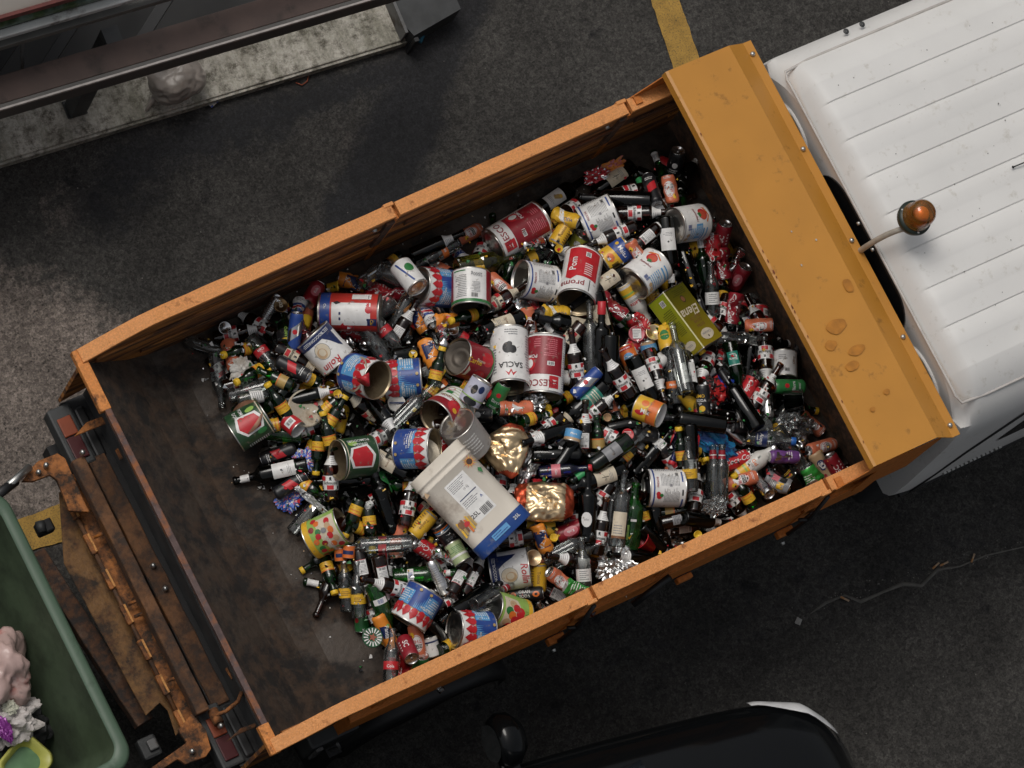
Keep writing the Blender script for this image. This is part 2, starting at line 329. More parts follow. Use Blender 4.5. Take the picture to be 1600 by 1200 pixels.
OR_COV = pmat('ochre cover paint', (.50, .222, .032), .42, 0, .05, 5, .04, 30, .06, (.3, .13, .02), 14); RUSTB = rustpaint('rusty lift steel', (.15, .062, .02), .6, scale=6, rust=(.10, .045, .02), dark=(.045, .028, .02)); SHEETM = rustpaint('ochre lift sheet', (.16, .075, .018), .45, scale=7, rust=(.09, .04, .016), dark=(.03, .02, .014)); RUSTD = rustpaint('dark rusty steel', (.11, .06, .035), .7, scale=9, dark=(.03, .024, .022), rust=(.1, .045, .022))
RUSTO = rustpaint('orange rusty plate', (.36, .125, .025), .55, scale=9, rust=(.16, .06, .02)); BEDF = rustpaint('bed floor steel', (.062, .047, .036), .58, (.8, 1, 1), scale=4.5, dark=(.014, .0115, .010), rust=(.056, .034, .021), rough=.5)
OR_CORN = rustpaint('scuffed corner paint', (.6, .22, .05), .3, scale=12, rust=(.2, .07, .03))
LIPM = pmat('bare rusty lip', (.10, .065, .06), .6, .3, .3, 30, .3, 80, .5, (.3, .11, .04), 12)
BLACKP = pmat('black plastic', (.012, .012, .013), .5, 0, .2, 20, .1, 40); DGREY = pmat('dark grey steel', (.045, .047, .048), .55, .2, .25, 12, .2, 50); MGREY = pmat('grey steel', (.13, .13, .13), .5, .3, .2, 12, .1, 50, .4)
BOLT = pmat('zinc bolt', (.5, .5, .48), .35, .9); RUBBER = pmat('tyre rubber', (.014, .014, .015), .8, 0, .2, 40, .2, 60)
TAILR = pmat('tail lamp red', (.06, .008, .01), .4, 0, .1, 20); TAILO = pmat('tail lamp orange', (.22, .045, .015), .5, 0, .1, 20)

RUSTL = rustpaint('bright orange edge', (.55, .25, .07), .2, scale=14, rust=(.3, .12, .03))
# ---- kiosk terrace along the kerb
K0 = Vector((0, 2.045, 0)); KU = Vector((.9965, -.0834, 0)); KV = Vector((.0834, .9965, 0))
KM = Matrix(((KU.x, KV.x, 0, K0.x), (KU.y, KV.y, 0, K0.y), (0, 0, 1, 0), (0, 0, 0, 1)))
def kbox(name, par, u0, u1, v0, v1, z0, z1, m, bev=0):
    mb = MB(); mb.box(u0, u1, v0, v1, z0, z1, m, None, bev); o = mb.obj(name, par); o.matrix_local = KM if par is None else Matrix(); return o
pv = kbox('pavement', None, -6, 2.46, .0, 7, -.1, .055, CONC, .006); tag(pv, kind='structure')
kb = kbox('kerb', None, -6, 2.46, -.012, -.001, -.1, .045, CONC); tag(kb, kind='structure')
ki = link('kiosk', None); ki.matrix_world = KM; tag(ki, 'low kiosk terrace with brown timber counter, steel edge rail and cream corrugated roof', 'kiosk')
WOODB = pmat('brown counter board', (.06, .036, .029), .6, 0, .2, 8, .2, 50, .35, (.02, .015, .012), 7)
kbox('counter', ki, -6, 2.3, -.022, .092, .86, .90, WOODB, .003); kbox('fascia', ki, -6, 2.305, -.04, -.024, .76, .905, pmat('fascia steel', (.09, .085, .08), .5, .3, .15, 8), .002)
kbox('edge_rail', ki, -6, 2.31, -.05, -.0415, .895, .912, pmat('bright edge', (.36, .33, .31), .45, 0, .2, 30))
kbox('floor_plate', ki, -6, 1.9, .28, 4, .06, .09, pmat('dark terrace floor', (.02, .02, .02), .7, 0, .4, 3))
for i, u in enumerate((-1.2, .86)):
    mb = MB(); mb.box(u, u + .07, .0, .07, 0, .84, DGREY); mb.box(u - .01, u + .08, -.0, .08, 0, .01, DGREY, None, .003); mb.obj('post', ki).location = (0, .09, .057)
for u in (.35, .62, 1.05): 
    mb = MB(); mb.box(0, .05, 0, .8, 0, .03, BLACKP, None, .004); o = mb.obj('deck_board', ki); o.location = (u, .16, .5); o.rotation_euler = (0, 0, -.9)
mb = MB(); mb.tube([(0, 0, 0), (.02, .22, .35)], .008, MGREY); o = mb.obj('rod', ki); o.location = (.52, .12, .8)
kbox('gutter', ki, -6, 1.3, .143, .178, 1.165, 1.2, pmat('gutter white', (.42, .43, .42), .45, 0, .1, 10, .1, 40, .3), .006); kbox('beam', ki, -6, 2.0, .132, .168, 1.08, 1.12, pmat('beam grey', (.09, .088, .08), .6, 0, .2, 12), .004)
mb = MB(); n = 60
vs = [(-5.5 + 6.4 * i / n, v, 1.28 + v * .09 + .006 * math.sin(i * 1.05)) for v in (.2, 3.8) for i in range(n + 1)]; mb.add(vs, [(i, i + 1, n + 2 + i, n + 1 + i) for i in range(n)], pmat('cream roof sheet', (.55, .5, .44), .6, 0, .1, 4, .1, 40, .3, (.3, .24, .18), 3), True); r = mb.obj('roof', ki); r.modifiers.new('t', 'SOLIDIFY').thickness = .006
kbox('roof_edge', ki, -5.5, .9, .182, .198, 1.27, 1.31, pmat('red edge', (.11, .025, .02), .7, 0, .3, 20), .002); kbox('moss', ki, -5.5, .9, .1795, .2, 1.2, 1.235, pmat('gutter moss', (.045, .07, .025), .95, 0, .5, 30, .8, 60, .6, (.15, .2, .17), 8))
mb = MB(); mb.prism([(2.39, .03), (2.41, -.02), (2.66, .035), (2.66, 1.6), (2.39, 1.6)], 0, .14, DGREY); mb.box(2.375, 2.388, .0, 1.5, .04, .15, MGREY); mb.box(2.4, 2.42, -.05, -.032, .0, .15, BLACKP)
sk = mb.obj('steel_plinth'); sk.matrix_world = KM; tag(sk, 'dark grey steel plinth at the corner of the concrete kerb', 'plinth')
mb = MB(); mb.tube([(0, 0, .02), (.06, .06, .03), (.12, .1, .025), (.16, .17, .04)], [.012, .02, .018, .01], pmat('blue rag', (.03, .16, .26), .7, 0, .4, 40)); o = mb.obj('blue_rag'); p = at(655, 66, .02); o.location = (p[0], p[1], 0); tag(o, 'small blue rag lying at the corner of the steel plinth', 'rag')
# translucent bag hung on the kerb side
def blob(name, c, s, m, seed, nz=.15, freq=2, sub=5, smooth=True):
    bm = bmesh.new(); bmesh.ops.create_icosphere(bm, subdivisions=sub, radius=1)
    for v in bm.verts:
        n_ = noise.noise(v.co * freq + Vector((seed, 0, 0))) - .45 * abs(noise.noise(v.co * freq * 2.2 + Vector((seed, 5, 0)))) - .18 * abs(noise.noise(v.co * freq * 5 + Vector((seed, 9, 0)))); q = v.co * (1 + nz * n_); v.co = Vector((q.x * s[0], q.y * s[1], q.z * s[2]))
    me = bpy.data.meshes.new(name); bm.to_mesh(me); bm.free(); me.materials.append(m)
    for p_ in me.polygons: p_.use_smooth = smooth
    o = link(name, me); o.location = c; return o
p = at(275, 125, .16); bgm = pmat('cloudy plastic bag', (.30, .265, .235), .35, 0, .25, 14, .8, 22)
o = blob('rubbish_bag', (p[0], p[1], .17), (.135, .10, .10), bgm, 3, .2, 1.3); tag(o, 'pale translucent plastic bag lying on the concrete kerb under the timber counter', 'bag')
p = at(235, 162, .07); mb = MB(); mb.tube([(p[0] + .05, p[1] + .03, .12), (p[0], p[1], .08), (p[0] - .03, p[1] - .02, .062)], [.02, .012, .006], bgm); k = mb.obj('tied_end'); k.parent = o; k.matrix_parent_inverse = o.matrix_world.inverted() if False else Matrix.Translation(-o.location)
def scrap(name, px, py, z, w_, h_, rot, m, label, cat, m2=None):
    mb = MB(); n = 5
    vs = [((i / n - .5) * w_ + .004 * noise.noise(Vector((i, j, px))), (j / n - .5) * h_ + .004 * noise.noise(Vector((j, i, py))), .006 + .006 * noise.noise(Vector((i * .7, j * .7, px)))) for j in range(n + 1) for i in range(n + 1)]
    for j in range(n):
        for i in range(n): mb.add([vs[j * (n + 1) + i], vs[j * (n + 1) + i + 1], vs[(j + 1) * (n + 1) + i + 1], vs[(j + 1) * (n + 1) + i]], [(0, 1, 2, 3)], m2 if m2 and (i + j) % 3 == 0 else m, True)
    o = mb.obj(name); p = at(px, py, z); o.location = (p[0], p[1], z); o.rotation_euler = (0, 0, R(rot)); o.modifiers.new('t', 'SOLIDIFY').thickness = .0008; tag(o, label, cat); return o
WP = pmat('scrap paper', (.4, .39, .37), .8, 0, .2, 30); BP = pmat('scrap blue', (.05, .07, .25), .7, 0, .2, 30)
scrap('paper_packet', 332, 158, .01, .055, .04, 20, WP, 'small white and blue paper packet on the asphalt beside the kerb', 'packet', BP)
scrap('paper_scrap', 1247, 971, .01, .03, .025, 40, WP, 'crumpled white paper scrap on the dark asphalt between truck and black car', 'paper scrap')
mb = MB(); q = [at(x, y, .008) for x, y in ((462, 129), (472, 133), (480, 127), (482, 118))]; mb.tube(q, .0025, TAILO); tag(mb.obj('wire_offcut'), 'short orange wire offcut on the asphalt beside the kerb', 'wire')
# crack with a tar ridge, butts caught in it
TARM = pmat('tar ridge', (.10, .095, .085), .75, 0, .3, 40, .6, 60)
mb = MB(); q = [(1262, 962), (1290, 942), (1320, 930), (1345, 940), (1380, 925), (1410, 912), (1440, 915), (1465, 890), (1500, 885), (1540, 868), (1620, 850)]
mb.tube([np.array(at(x, y, 0)) + np.array((0, 0, -.004)) for x, y in q], [.003, .008, .006, .010, .007, .011, .009, .008, .005, .005, .004], TARM, 10); tag(mb.obj('road_crack'), kind='structure')
for i, (x, y, a_, lb) in enumerate(((1462, 884, 15, 'tan cigarette butt nearest the truck cab along the tar crack'), (1475, 881, 0, 'tan cigarette butt at the middle of the tar crack, beside another'), (1520, 872, 40, 'brown cigarette butt farthest along the tar crack'), (1320, 936, -50, 'tan cigarette butt at the near bend of the tar crack'))):
    mb = MB(); mb.lathe([(.0005, -.02), (.0042, -.02), (.0042, .0), (.0043, .02), (.0005, .02)], pmat('butt paper', (.42, .3, .2), .8), 10, Matrix.Rotation(R(90), 4, 'Y')); mb.lathe([(.0046, -.021), (.0046, -.004)], pmat('filter cork', (.4, .2, .08), .8), 10, Matrix.Rotation(R(90), 4, 'Y')); o = mb.obj('cigarette_butt'); p = at(x, y, .01); o.location = (p[0], p[1], .012); o.rotation_euler = (0, 0, R(a_)); tag(o, lb, 'cigarette butt', 'cigarette butts along the crack')
GRT = pmat('pale grit', (.16, .15, .14), .9); grit = MB(); rnd = random.Random(4)
for i in range(260):
    if i < 190: x, y = rnd.uniform(0, 1600), rnd.uniform(0, 1200)
    else: t = rnd.random(); x, y = 1270 + 330 * t + rnd.gauss(0, 12), 945 - 95 * t + rnd.gauss(0, 7)
    p = at(x, y, 0); s_ = rnd.uniform(.001, .0032); grit.box(-s_, s_, -s_ * .7, s_ * .7, 0, s_, GRT if rnd.random() < .6 else TARM, Matrix.Translation((p[0], p[1], .003)) @ Matrix.Rotation(rnd.uniform(0, 6), 4, 'Z'))
tag(grit.obj('grit'), kind='stuff')

# ================================================================ THE TRUCK
truck = link('tipper_truck', None); tag(truck, 'small tipper truck with white cab and rusty orange open bed full of empties', 'truck')
ZR, ZF, FL = 1.45, .93, .058
yL = lambda x: .858 + .022 * x      # outer edge of the kerb-side rim
yR = lambda x: -.866
XE = 2.90
def strip(mb, x0, x1, ya, yb, z0, z1, m, n=1, zfn=None, jit=0):
    """a bar along x whose two long sides follow ya(x) and yb(x)"""
    xs = [x0 + (x1 - x0) * i / n for i in range(n + 1)]; vs = []
    for x in xs:
        dz = zfn(x) if zfn else 0
        a_, b_ = sorted((ya(x), yb(x)))
        if jit: a_ += jit * noise.noise(Vector((x * 9, a_, 1))); b_ += jit * noise.noise(Vector((x * 11, b_, 2))); dz += jit * noise.noise(Vector((x * 7, a_, 3)))
        vs += [(x, a_, z0 + dz), (x, b_, z0 + dz), (x, b_, z1 + dz), (x, a_, z1 + dz)]
    fs = [(0, 1, 2, 3)[::-1]] + [(4 * n, 4 * n + 1, 4 * n + 2, 4 * n + 3)]
    for i in range(n):
        for k in range(4): fs.append((4 * i + k, 4 * i + (k + 1) % 4, 4 * i + 4 + (k + 1) % 4, 4 * i + 4 + k)[::-1])
    mb.add(vs, fs, m)
dropz = lambda x: -.12 * max(0, min(1, (.30 - x) / .26))
def board(side, x0, x1):
    s_ = 1 if side > 0 else -1; y = yL if side > 0 else yR; mb = MB(); n = 24
    strip(mb, x0, x1, y, lambda x: y(x) - s_ * FL, ZR - .022, ZR, OR_RIM, n, dropz, .0016)
    strip(mb, x0, x1, lambda x: y(x) - s_ * (FL - .012), lambda x: y(x) - s_ * (FL - .001), ZF, ZR - .023, OR_IN, n, dropz)
    strip(mb, x0 + (.3 if x0 < .1 else 0), x1, lambda x: y(x) - s_ * .001, lambda x: y(x) - s_ * .012, ZR - .05, ZR - .023, OR_OUT)
    strip(mb, max(x0, .42), x1, lambda x: y(x) - s_ * .004, lambda x: y(x) - s_ * (FL - .013), ZF, ZF + .2, OR_OUT)
    strip(mb, max(x0, .42), x1, lambda x: y(x) - s_ * .0125, lambda x: y(x) - s_ * (FL - .013), ZF + .2, ZF + .21, OR_OUT)
    for k in range(2): xx = x0 + (x1 - x0) * (.35 + .35 * k); strip(mb, xx, xx + .04, lambda x: y(x) - s_ * .02, lambda x: y(x) - s_ * (FL - .013), ZF + .21, ZR - .06, OR_OUT)
    strip(mb, x0 + .06, x1 - .02, lambda x: y(x) - s_ * FL, lambda x: y(x) - s_ * (FL + .009), ZR - .17, ZR - .13, OR_IN)
    strip(mb, x0 + .3, x1 - .02, lambda x: y(x) - s_ * FL, lambda x: y(x) - s_ * (FL + .006), ZR - .36, ZR - .33, OR_IN)
    return mb
def sboard(s_, x0, x1): return solid(board(s_, x0, x1).obj('side_board', truck), .002)
for s_ in (1, -1):
    sboard(s_, .045 if s_ > 0 else .04, 1.418); sboard(s_, 1.436, 2.515); sboard(s_, 2.532, 2.89)
    y = yL if s_ > 0 else yR
    for xj in (1.427, 2.524):
        mb = MB(); yy = y(xj); a_, b_ = sorted((yy - s_ * .012, yy - s_ * (FL + .002))); mb.box(xj - .011, xj + .011, a_, b_, ZF, ZR - .03, OR_OUT); a_, b_ = sorted((yy + s_ * .006, yy - s_ * .01)); mb.box(xj - .04, xj + .004, a_, b_, ZR - .05, ZR + .004, OR_RIM, None, .003)
        a_, b_ = sorted((yy - s_ * FL, yy - s_ * (FL + .012))); mb.box(xj - .05, xj - .012, a_, b_, ZR - .3, ZR - .03, RUSTD); mb.lathe([(.001, .008), (.009, .008), (.011, 0)], BOLT, 8, Matrix.Translation((xj - .09, yy - s_ * (FL + .001), ZR - .07)) @ Matrix.Rotation(R(90) * s_, 4, 'X')); mb.obj('hinge_post', truck)
        if s_ < 0:
            mb = MB(); mb.tube([(xj - .005, yy - .012, ZR - .03), (xj - .01, yy - .035, ZR - .25), (xj - .02, yy - .03, ZF + .02)], .009, BLACKP); mb.tube([(xj - .05, yy - .02, ZF + .24), (xj + .01, yy - .04, ZF + .24)], .008, BLACKP); mb.box(xj - .06, xj + .015, yy - .03, yy - .001, ZF - .02, ZF + .02, OR_OUT, None, .004); mb.box(xj + .04, xj + .09, yy - .012, yy - .0035, ZF + .10, ZF + .17, BLACKP, None, .003); mb.lathe([(.001, .01), (.008, .01), (.01, 0)], BOLT, 8, Matrix.Translation((xj - .05, yy - .05, ZF)) @ Matrix.Rotation(R(90), 4, 'X')); mb.obj('board_latch', truck)
mb = MB(); mb.tube([(1.86, -.875, ZF + .25), (1.72, -.9, ZF + .12)], .014, BLACKP); mb.obj('lever', truck); mb = MB(); mb.box(1.98, 2.05, -.89, -.867, ZF - .02, ZF + .02, OR_OUT, None, .004); mb.obj('lever_bracket', truck)
# gussets under the cover ends, floor, ramp to the rear lip, front wall
for s_ in (1, -1):
    y = yL if s_ > 0 else yR; mb = MB()
    mb.add([(2.55, y(2.55), ZR), (2.7, y(2.7), 1.6), (3.02, y(2.9), 1.56), (3.02, y(2.9), ZR - .3), (2.75, y(2.75), ZR - .3), (2.75, y(2.75), ZR)], [(0, 1, 2, 3, 4, 5)], OR_OUT); 
    mb.box(2.56, 2.59, min(y(2.6), y(2.6) - s_ * .04), max(y(2.6), y(2.6) - s_ * .04), ZR, ZR + .01, OR_OUT)
    g = mb.obj('gusset', truck); g.modifiers.new('t', 'SOLIDIFY').thickness = .004
mb = MB(); n = 10; vs = []; fs = []
prof = [(.045, ZR - .125), (.09, ZR - .18), (.17, ZR - .27), (.3, ZR - .41), (.42, ZF + .03), (.52, ZF + .002), (1.2, ZF), (XE, ZF)]
for x, z in prof: vs += [(x, yR(x) + FL - .006, z), (x, yL(x) - FL + .006, z)]
mb.add(vs, [(2 * i, 2 * i + 1, 2 * i + 3, 2 * i + 2)[::-1] for i in range(len(prof) - 1)], BEDF, False); o = mb.obj('bed_floor', truck); o.modifiers.new('t', 'SOLIDIFY').thickness = .005
mb = MB(); mb.box(.040, .066, yR(0) + .06, yL(0) - .06, ZR - .15, ZR - .1235, LIPM); mb.box(.022, .068, yR(0) - .001, yR(0) + .12, ZR - .155, ZR - .1225, OR_CORN); mb.box(.022, .068, yL(0) - .26, yL(0) + .001, ZR - .155, ZR - .1225, OR_CORN); solid(mb.obj('rear_lip', truck), .003)
mb = MB(); mb.box(XE, XE + .01, yR(2.6) + .01, yL(2.6) - .01, ZF - .1, 1.6, OR_FRONT); mb.box(XE - .01, XE - .0005, yR(2.6) + FL, yL(2.6) - FL, ZF + .24, ZF + .29, OR_FRONT); mb.obj('front_wall', truck)
# cover plate over the front of the bed: flat sheet, fall, flange with bolts
mb = MB(); cp = [(2.655, 1.585), (2.66, 1.618), (2.672, 1.622), (2.965, 1.622), (3.055, 1.563), (3.092, 1.563), (3.095, 1.545)]; vs = []; ny = 12
for i in range(ny + 1):
    t = i / ny
    for x, z in cp: vs.append((x + .0, (-.868) + (.917 + .868) * t + (-.02 if x > 3 and t == 0 else 0), z + .0008 * noise.noise(Vector((x * 3, t * 6, 0)))))
k = len(cp); mb.add(vs, [(i * k + j, i * k + j + 1, (i + 1) * k + j + 1, (i + 1) * k + j) for i in range(ny) for j in range(k - 1)][::1], OR_COV)
o = mb.obj('cover_plate', truck); o.modifiers.new('t', 'SOLIDIFY').thickness = .004
for yb in (.86, .42, 0.0, -.44, -.84): mb = MB(); mb.lathe([(.001, .012), (.008, .011), (.0105, .004), (.0105, 0)], BOLT, 12, Matrix.Translation((3.068, yb, 1.565))); mb.obj('bolt', truck)
rnd = random.Random(2); CH = pmat('chipped paint rust', (.14, .03, .015), .8, 0, .3, 50); STN = pmat('old drip stain', (.41, .16, .015), .45, 0, .2, 30)
for i in range(16): yy = rnd.gauss(-.05, .12) if i < 11 else rnd.uniform(-.8, .8); mb = MB(); mb.lathe([(.0005, .0003), (rnd.uniform(.002, .006), .0002)], CH, 8, Matrix.Translation((2.6680, yy, 1.6265)) @ Matrix.Diagonal((.6, 1.6, 1, 1))); mb.obj('paint_chip', truck)
for (x, yy, a_, b_) in ((2.8, -.30, .045, .03), (2.83, -.42, .04, .02), (2.93, -.17, .02, .03), (2.78, -.47, .03, .02), (2.74, -.36, .025, .02), (2.86, -.62, .015, .012), (2.77, -.66, .012, .01), (2.9, .05, .004, .004), (2.82, .12, .003, .004), (2.79, -.02, .003, .005)):
    mb = MB(); mb.add([(x, yy, 1.6268)] + [(x + a_ * math.cos(t * .314) * (1 + .25 * noise.noise(Vector((t * .4, x * 9, yy)))), yy + b_ * math.sin(t * .314) * (1 + .25 * noise.noise(Vector((t * .4, yy * 7, x)))), 1.6268) for t in range(20)], [(0, 1 + t, 1 + (t + 1) % 20) for t in range(20)], STN if a_ > .009 else WP); mb.obj('paint_stain', truck)
# chassis, wheels, mudguards
mb = MB()
for yy in (-.42, .42): mb.box(.0, 4.2, yy - .035, yy + .035, .62, .76, DGREY)
for xx in (.15, .9, 1.7, 2.5): mb.box(xx, xx + .08, -.8, .8, .80, .925, DGREY)
mb.box(.05, 2.9, -.8, .8, .77, .8, BLACKP); mb.obj('chassis', truck)
def wheel(x, y):
    w_ = link('wheel', None, truck); w_.location = (x, y, .34); M = Matrix.Rotation(R(90), 4, 'X'); mb = MB()
    mb.lathe([(.2, -.1), (.29, -.1), (.325, -.085), (.34, -.05), (.34, .05), (.325, .085), (.29, .1), (.2, .1)], RUBBER, 40, M); mb.obj('tyre', w_)
    mb = MB(); mb.lathe([(.2, -.08), (.17, -.05), (.08, -.09), (.001, -.09)], MGREY, 30, M); mb.lathe([(.2, .08), (.17, .05), (.08, .09), (.001, .09)], MGREY, 30, M); mb.obj('rim', w_)
for x in (.95, 3.5):
    for s_ in (-1, 1): wheel(x, s_ * .74)
for s_ in (-1, 1):
    mb = MB(); vs = []; n = 20
    for i in range(n + 1):
        a_ = R(5 + 170 * i / n)
        for yy, rr in ((.62, .40), (.84, .40), (.865, .39), (.87, .36)): vs.append((.95 + rr * math.cos(a_), s_ * yy - (.02 if s_ < 0 else 0), .34 + rr * math.sin(a_)))
    mb.add(vs, [(i * 4 + j, i * 4 + j + 1, i * 4 + 5 + j, i * 4 + 4 + j) for i in range(n) for j in range(3)], BLACKP, True); mb.box(.50, .56, s_ * .74 - .14, s_ * .74 + .14, .1, .45, BLACKP); o = mb.obj('mudguard', truck); o.modifiers.new('t', 'SOLIDIFY').thickness = .005
mb = MB(); mb.box(.34, .56, -.86, -.62, .62, .80, DGREY, None, .012); mb.box(.36, .39, -.873, -.861, .64, .78, MGREY); mb.tube([(.45, -.875, .66), (.47, -.89, .72), (.45, -.875, .78)], .007, MGREY); mb.obj('tool_box', truck)
# tail lamps and the bin lift at the rear
for s_ in (1, -1):
    T_ = link('tail_lamp', None, truck); T_.location = (.03, s_ * .66, .78); mb = MB(); mb.box(-.05, .05, -.13, .13, -.05, .035, DGREY, None, .01); mb.box(.055, .10, -.12, .1, -.04, .03, BLACKP, None, .01); mb.obj('housing', T_)
    mb = MB(); mb.box(-.03, .03, .0, .08, .036, .045, TAILO, None, .004); mb.box(-.03, .03, -.10, -.005, .036, .045, TAILR, None, .004); mb.obj('lens', T_)
lift = link('bin_lift', None, truck)
def pbeam(name, a_, b_, wd, z0, z1, m, bev=.003, wob=0, extra=None):
    zt = z1; p, q = Vector(at(*a_, zt)), Vector(at(*b_, zt)); d_ = (q - p).normalized(); n_ = Vector((-d_.y, d_.x, 0)); L_ = (q - p).length; mb = MB(); k = 14 if wob else 1; vs = []
    for i in range(k + 1):
        t = i / k; j = wob * noise.noise(Vector((t * 9, a_[0], 0))); c = p + d_ * L_ * t + n_ * j
        for sx, z in ((-1, z0), (1, z0), (1, z1), (-1, z1)): e = c + n_ * sx * (wd / 2 + (wob * .6 * noise.noise(Vector((t * 14, sx, a_[1]))) if wob else 0)); vs.append((e.x, e.y, z))
    fs = [(3, 2, 1, 0), (4 * k, 4 * k + 1, 4 * k + 2, 4 * k + 3)] + [(4 * i + e, 4 * i + (e + 1) % 4, 4 * i + 4 + (e + 1) % 4, 4 * i + 4 + e) for i in range(k) for e in range(4)]
    mb.add(vs, fs, m); bm_ = mb.obj(name, lift); solid(bm_, bev, 1); return bm_
pbeam('beam', (122, 716), (318, 1112), .055, .84, .90, RUSTB, .003, .006); pbeam('beam', (150, 712), (346, 1100), .075, .76, .81, RUSTB, .003, .005); pbeam('beam', (56, 862), (228, 1128), .075, .5, .56, RUSTD, .003, .004)
pbeam('hinge_plate', (104, 745), (306, 1150), .07, .74, .76, RUSTO, .002, .003)
mb = MB(); n = 14                                              # slotted hinge teeth along the plate
for i in range(n):
    if i % 2: continue
    t0, t1 = i / n + .09 * .3, (i + 1.1) / n + .09 * .3; p, q = at(100 + 197 * t0, 770 + 385 * t0, .78), at(100 + 197 * t1, 770 + 385 * t1, .78); pp, qq = Vector(p), Vector(q); dd = (qq - pp).normalized(); nn = Vector((-dd.y, dd.x, 0)); MM = Matrix(((dd.x, nn.x, 0, pp.x), (dd.y, nn.y, 0, pp.y), (0, 0, 1, pp.z), (0, 0, 0, 1))); LL = (qq - pp).length; mb.box(0, LL, -.014, .014, -.01, .012, RUSTO, MM, .004); mb.box(.004, LL - .004, .002, .010, .012, .018, RUSTL, MM)
p, q = at(103, 775, .775), at(296, 1152, .775); mb.tube([p, q], .009, RUSTB, 8); mb.obj('hinge_barrel', lift)
def pplate(name, pts, z, th, m):
    mb = MB(); mb.prism([tuple(at(x, y, z)[:2]) for x, y in pts], z - th, z, m); o = mb.obj(name, lift); return solid(o, .002, 1)
pplate('lift_sheet', [(92, 770), (120, 745), (300, 1120), (275, 1150), (262, 1110), (250, 1098), (228, 1118), (100, 880)], .70, .006, SHEETM)
pplate('arm_plate', [(50, 730), (60, 720), (90, 708), (102, 716), (128, 775), (140, 800), (108, 798), (90, 750), (78, 742), (52, 752), (34, 752)], .86, .02, RUSTO); pplate('arm_plate', [(278, 1140), (300, 1115), (322, 1140), (330, 1170), (322, 1182), (290, 1194), (278, 1186), (250, 1204), (236, 1200), (278, 1170), (292, 1160)], .86, .02, RUSTO)
mb = MB(); mb.tube([at(46, 730, .88), at(12, 760, .93)], .016, BOLT, 12); mb.tube([at(24, 752, .9), at(-6, 775, .97)], .02, BLACKP, 10); mb.obj('ram', lift)
for (x, y, z) in ((72, 727, .88), (60, 738, .87), (300, 1174, .87), (129, 707, .92), (345, 1134, .9), (239, 884, .82), (258, 920, .82), (160, 800, .82)):
    mb = MB(); p = at(x, y, z); mb.lathe([(.001, .016), (.008, .015), (.011, .006), (.011, -.01)], BOLT, 10, Matrix.Translation(tuple(p))); mb.obj('bolt', lift)
mb = MB()
for t in (.2, .47, .52, .78): p, q = at(108 + 196 * t, 762 + 388 * t, .8), at(132 + 196 * t, 752 + 388 * t, .84); mb = MB(); mb.tube([p, q], .007, RUSTO, 8); mb.obj('link_rod', lift)
mb = MB(); mb.tube([at(330, 1120, .88), at(352, 1112, .9), at(372, 1096, .93), at(378, 1080, .95)], .008, RUSTO, 8); mb.tube([at(332, 1110, .86), at(342, 1130, .88)], .022, RUSTO, 10); mb.obj('link_rod', lift)
for pts in ([(116, 682), (135, 660), (160, 650), (166, 662), (140, 672)], [(352, 1160), (376, 1138), (402, 1128), (400, 1136), (375, 1146)], [(180, 703), (190, 695), (196, 712), (188, 720)], [(352, 1045), (362, 1036), (370, 1052), (362, 1062)]): pplate('guard_blade', pts, .9, .008, RUSTO)
mb = MB(); p = at(238, 1165, .6); mb.box(-.05, .03, -.045, .045, -.06, .0, DGREY, Matrix.Translation(tuple(p)), .012); mb.box(-.02, .02, -.02, .025, .0, .02, MGREY, Matrix.Translation(tuple(p)), .006); p = at(70, 825, .55); mb.box(-.035, .035, -.025, .03, -.03, .02, BLACKP, Matrix.Translation(tuple(p)), .008); mb.tube([at(62, 815, .58), at(66, 832, .58)], .02, DGREY); mb.box(-.02, .06, -.7, .7, .5, .6, BLACKP); mb.obj('pump', lift)
# cab
CABW = pmat('white cab paint', (.68, .67, .65), .5, 0, .05, 3, .02, 30, .10, (.56, .54, .5), 20, spec=.35); YC = -.095
ribs = [.63, .46, .29, .12, -.05, -.22, -.39, -.56]
def roofy(y, z, x):
    f = max(0, min(1, (x - 2.965) / .03)) * max(0, min(1, (4.35 - x) / .05))
    if f <= 0 or z < 2.08: return z
    for i, g in enumerate(ribs):
        d_ = g - y
        if -.003 <= d_ < .17: 
            s_ = min(1, max(0, d_ / .015)); return z - f * .010 * (1 - s_) - f * .0022 * min(1, max(0, (d_ - .07) / .02))
    return z
def sect(x):
    k = 0 if x > 3.02 else ((3.02 - x) / .09) ** 2            # the rear edge of the roof rolls down
    sh = 0 if x < 4.2 else (x - 4.2) * .5
    half = [(0, 2.127), (.35, 2.124), (.55, 2.118), (.65, 2.105), (.715, 2.075), (.757, 2.04), (.80, 2.0), (.848, 1.93), (.866, 1.85), (.875, 1.75), (.885, 1.5), (.893, 1.28), (.893, 1.12), (.885, 1.07), (.86, 1.03)]
    ys = sorted(set([h[0] for h in half if h[0] <= .65] + [abs(g - YC + e) for g in ribs for e in (-.003, .002, .009, .016, .07, .09) if abs(g - YC + e) < .66]))
    zf = lambda y: float(np.interp(y, [h[0] for h in half], [h[1] for h in half]))
    top = [(y, zf(y)) for y in ys]; side = half[4:]
    full = [(-y, z) for y, z in side[::-1]] + [(-y, z) for y, z in top[::-1] if y > 0] + top + side
    return [(x, YC + y * (1 - .012 * k), roofy(YC + y, z, x) - (k * .09 if z > 2.0 else k * .09 * max(0, (z - 1.95) / .05)) - sh * (1 if z > 1.3 else 0) * (z - 1.3) * 1.2) for y, z in full]
XS = [2.925, 2.932, 2.945, 2.96, 2.975, 2.99, 3.0, 3.02, 3.2, 3.6, 4.0, 4.3, 4.36, 4.6, 4.9]
secs = [sect(x) for x in XS]; mb = MB(); n = len(secs[0]); vs = [v for s_ in secs for v in s_]
